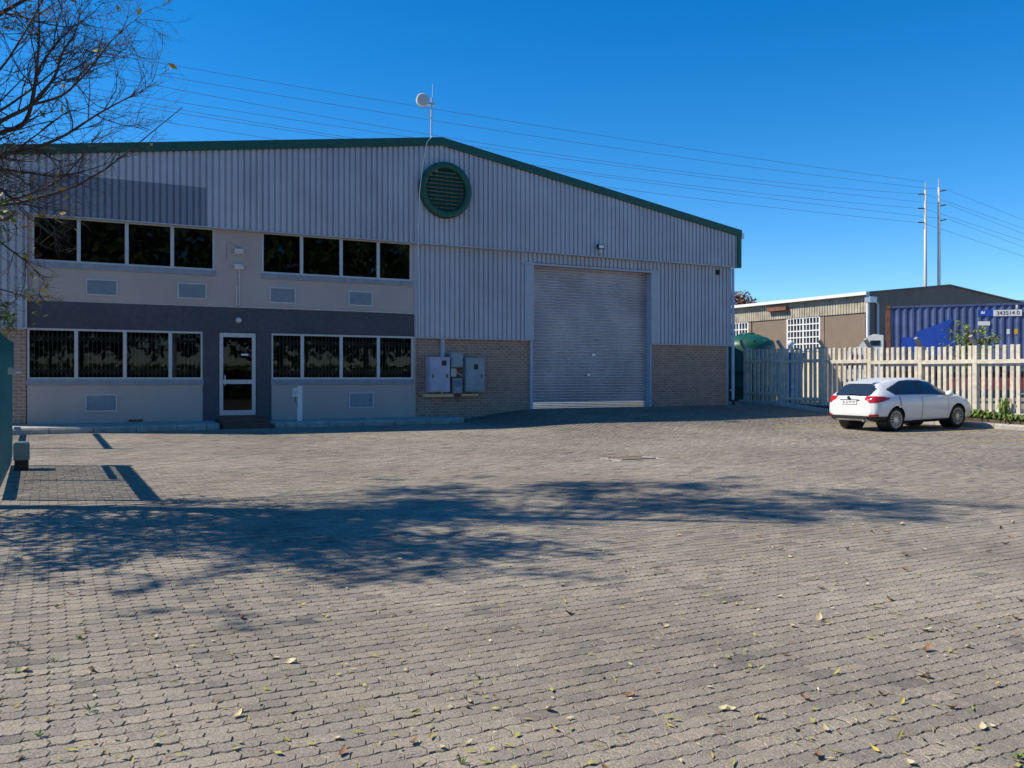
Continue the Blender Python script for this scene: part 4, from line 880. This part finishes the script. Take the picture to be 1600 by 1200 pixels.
# rusty tree far behind
ft = thing('far_tree', 'rusty brown tree crown peeping over the workshop eave', 'tree', (52.1, 57.4, .6))
MB().tube([(0, 0, 0), (.1, 0, 3), (0, .1, 6.5)], [.25, .2, .08], 8).build('trunk', M['bark'], ft)
P = rng.normal(size=(2600, 3)); P /= np.linalg.norm(P, axis=1, keepdims=True); P *= rng.uniform(.3, 1, (2600, 1)) ** .5 * np.array([2.3, 2.3, 2.0]); P += rng.normal(0, .15, P.shape); P[:, 2] += 6.4; P[:, 0] -= 1.0
leafobj('crown', P, .11, M['redleaf'], ft)
# feathery young tree behind the fence
p0 = onX(1515, 560, 26.6); yt = thing('young_tree', 'feathery light green young tree rising behind the fence before the container', 'tree', (26.6, p0.y, .5))
sm_ = MB(); sm_.tube([(0, 0, 0), (.05, .02, 1.2), (0, .05, 2.6)], [.04, .03, .012], 7); FP = []
for q in range(44):
    a = random.uniform(0, 6.28); z0 = random.uniform(1.2, 2.6); L = random.uniform(.4, .95); e = Vector((.03 + math.cos(a) * L, math.sin(a) * L, z0 + random.uniform(.1, .45))); b0 = Vector((.03, .03, z0)); mm = (b0 + e) / 2 + Vector((0, 0, .12))
    sm_.tube([b0, mm, e], [.01, .007, .003], 4, False)
    for k in range(34):
        t = random.random(); FP.append(tuple(b0 * (1 - t) ** 2 + mm * 2 * t * (1 - t) + e * t * t + rv(.045)))
sm_.build('trunk', M['bark'], yt); leafobj('crown', FP, .03, M['leafyg2'], yt, 2.2)
# plants along the fence kerb
def plant(name, label, x, y, h, n_, spread, m, group=None):
    t = thing(name, label, 'plant', (x, y, float(G(24.9, y)) + .12), 0, group); mb = MB()
    for q in range(n_):
        a = random.uniform(0, 6.28); L = h * random.uniform(.6, 1.1); r = spread * random.uniform(.3, 1); wd = .018 + .012 * random.random()
        pts = [Vector((math.cos(a) * r * .15, math.sin(a) * r * .15, 0)), Vector((math.cos(a) * r * .5, math.sin(a) * r * .5, L * .7)), Vector((math.cos(a) * r, math.sin(a) * r, L * .85)), Vector((math.cos(a) * r * 1.35, math.sin(a) * r * 1.35, L * .6))]
        sd = Vector((-math.sin(a), math.cos(a), 0)); vs = []
        for i, p in enumerate(pts): vs += [p - sd * wd * (1, 1.2, .9, .1)[i], p + sd * wd * (1, 1.2, .9, .1)[i]]
        mb.add(vs, [(2 * i, 2 * i + 1, 2 * i + 3, 2 * i + 2) for i in range(3)])
    mb.build('foliage', m, t); MB().tube([(0, 0, 0), (0, 0, h * .4)], .015, 5).build('stem', M['bark'], t)
PG = 'clumps of strappy plants along the fence kerb'
for k, y in enumerate((18.35, 18.0, 17.7, 17.35, 17.0, 16.65, 16.3, 15.95, 15.6, 15.2)):
    plant('strappy_plant', 'low clump of strappy green leaves along the fence kerb', 25.22 + random.uniform(-.06, .06), y, random.uniform(.32, .5), 55, random.uniform(.25, .36), M['leafg'] if k % 2 else M['leafyg2'], PG)
plant('tall_weed', 'taller straggly weed against the fence slats', 25.32, 16.55, .85, 34, .2, M['leafyg2'])
plant('weed_tuft', 'small green weed tuft at the kerb behind the white car', 25.2, 22.6, .34, 40, .25, M['leafg'])
plant('climbing_weed', 'thin weed growing between fence slats above the car bonnet', 25.75, 19.0, 1.5, 22, .14, M['leafg'])
# ---------------------------------------------------------------- fallen leaves
def leafmesh(nm, L, W, curl, m):
    vs = []; n_ = 5
    for i in range(n_ + 1):
        t = i / n_; wd = W * math.sin(math.pi * min(max(t, .04), .97)) ** .8; x = (t - .5) * L; z = curl * (t - .5) ** 2 * 4 * L + .004
        vs += [(x, -wd, z + wd * .5), (x, 0, z), (x, wd, z + wd * .5)]
    fs = [];
    for i in range(n_):
        for k in (0, 1): fs.append((3 * i + k, 3 * i + 3 + k, 3 * i + 4 + k, 3 * i + 1 + k))
    me = bpy.data.meshes.new(nm); me.from_pydata(vs, [], fs); me.materials.append(m); me.shade_smooth(); return me
kinds = [(leafmesh('fallen_leaf', .085, .008, .10, M['leafyg']), 'slender olive yellow leaf lying on the paving', 'slender fallen leaves'), (leafmesh('fallen_leaf', .075, .011, .16, M['leafy']), 'small yellow leaf lying on the paving', 'yellow fallen leaves'),
         (leafmesh('fallen_leaf', .085, .02, .3, M['leafb']), 'curled brown dry leaf lying on the paving', 'brown fallen leaves'), (leafmesh('fallen_leaf', .08, .022, .25, M['leafp']), 'pale tan dry leaf lying on the paving', 'tan fallen leaves')]
cnt = 0; 
while cnt < 210:
    wd = 3.6 + 6.5 * random.random() ** 1.25; px = random.uniform(-10, 1610); px = px if random.random() < .45 else 1600 - abs(random.gauss(0, 480))
    r = (px - 800) / F * wd; x = CT * r + ST * wd; y = -ST * r + CT * wd; k = random.choices(range(4), (.42, .22, .16, .2))[0]
    o = obj('fallen_leaf', kinds[k][0], None, (x, y, float(G(x, y)) + .003)); o.rotation_euler = (random.gauss(0, .25), random.gauss(0, .25), random.uniform(0, 6.28)); s_ = random.uniform(.5, 1.0); o.scale = (s_, s_, s_)
    tag(o, kinds[k][1], 'leaf', kinds[k][2]); cnt += 1
for nm_m, N, s_ in (('leafyg', 1100, .016), ('leafb', 400, .016), ('leafp', 420, .013)):
    P = []
    while len(P) < N:
        wd = 3.6 + 15 * random.random() ** 1.2; r = random.uniform(-.6, .6) * wd; x = CT * r + ST * wd; y = -ST * r + CT * wd
        if y < 24 and x < 24.5: P.append((x, y, float(G(x, y)) + .012))
    V, t, i = leafcloud(P, s_, 1.7); V[:, 2] = np.maximum(V[:, 2] * .25 + np.repeat(np.array(P)[:, 2], 4) * .75, np.repeat(np.array(P)[:, 2], 4) - .008)
    o = stuff(obj('leaf_litter', rawmesh('leaf_litter', V, t, i, M[nm_m]))); tag(o, {'leafyg': 'scattered tiny yellowish leaf scraps over the paving', 'leafb': 'scattered tiny brown leaf scraps over the paving', 'leafp': 'scattered tiny pale leaf scraps over the paving'}[nm_m], 'leaf litter')

# ---------------------------------------------------------------- unseen street side opposite the warehouse (reflected in the office glass)
for k, (x, y, h) in enumerate(((-13, -21, 15.5), (-6, -24, 17), (2, -22, 15), (9, -25, 17.5), (17, -22, 16), (25, -24, 16), (-21, -20, 16), (33, -22, 15.5))):
    t = thing('street_tree', 'leafy evergreen street tree across from the warehouse', 'tree', (x, y, 0), 0, 'street trees opposite the warehouse')
    MB().tube([(0, 0, -.1), (.1, 0, h * .35), (0, .1, h * .7)], [.25, .2, .08], 8).build('trunk', M['bark'], t)
    P = rng.normal(size=(2600, 3)); P /= np.linalg.norm(P, axis=1, keepdims=True); P *= rng.uniform(.2, 1, (2600, 1)) ** .4 * np.array([h * .5, h * .38, h * .40]); P += rng.normal(0, .25, P.shape); P[:, 2] += h * .58
    leafobj('crown', P, .34, M['leafg'], t)
hd = thing('reflection_hedge', 'unseen dark hedge opposite the warehouse, added to darken the office glass reflections', 'hedge', (0, -17, 0))  # hedge out of view, added to darken reflections in the lower windows
P = rng.uniform(-1, 1, (9000, 3)) * np.array([36, .9, 1.3]); P[:, 2] += 1.3; leafobj('foliage', P, .2, M['leafg'], hd); MB().box(-36, 36, -.4, .4, -.05, 2.2).build('stems', M['soil'], hd)

def joint_weed(px, py):
    d = ray(px, py); t = -EZ / d.z * .985; x, y = d.x * t, d.y * t; t_ = thing('joint_weed', 'tiny green weed sprouting from a joint between pavers', 'weed', (x, y, float(G(x, y))), 0, 'weeds in the paving joints'); mb = MB()
    for q in range(9):
        a = random.uniform(0, 6.28); L = random.uniform(.015, .04); e = Vector((math.cos(a) * L, math.sin(a) * L, random.uniform(.012, .035))); sd = Vector((-math.sin(a), math.cos(a), 0)) * .005
        mb.add([(0, 0, 0), tuple(e * .6 + sd), tuple(e), tuple(e * .6 - sd)], [(0, 1, 2, 3)])
    mb.build('leaves', M['leafg'], t_)
for px, py in ((62, 1150), (28, 1010), (88, 952), (125, 1000), (25, 1052), (130, 915), (85, 1035), (355, 950), (140, 1110), (720, 1190), (1590, 1180)): joint_weed(px, py)
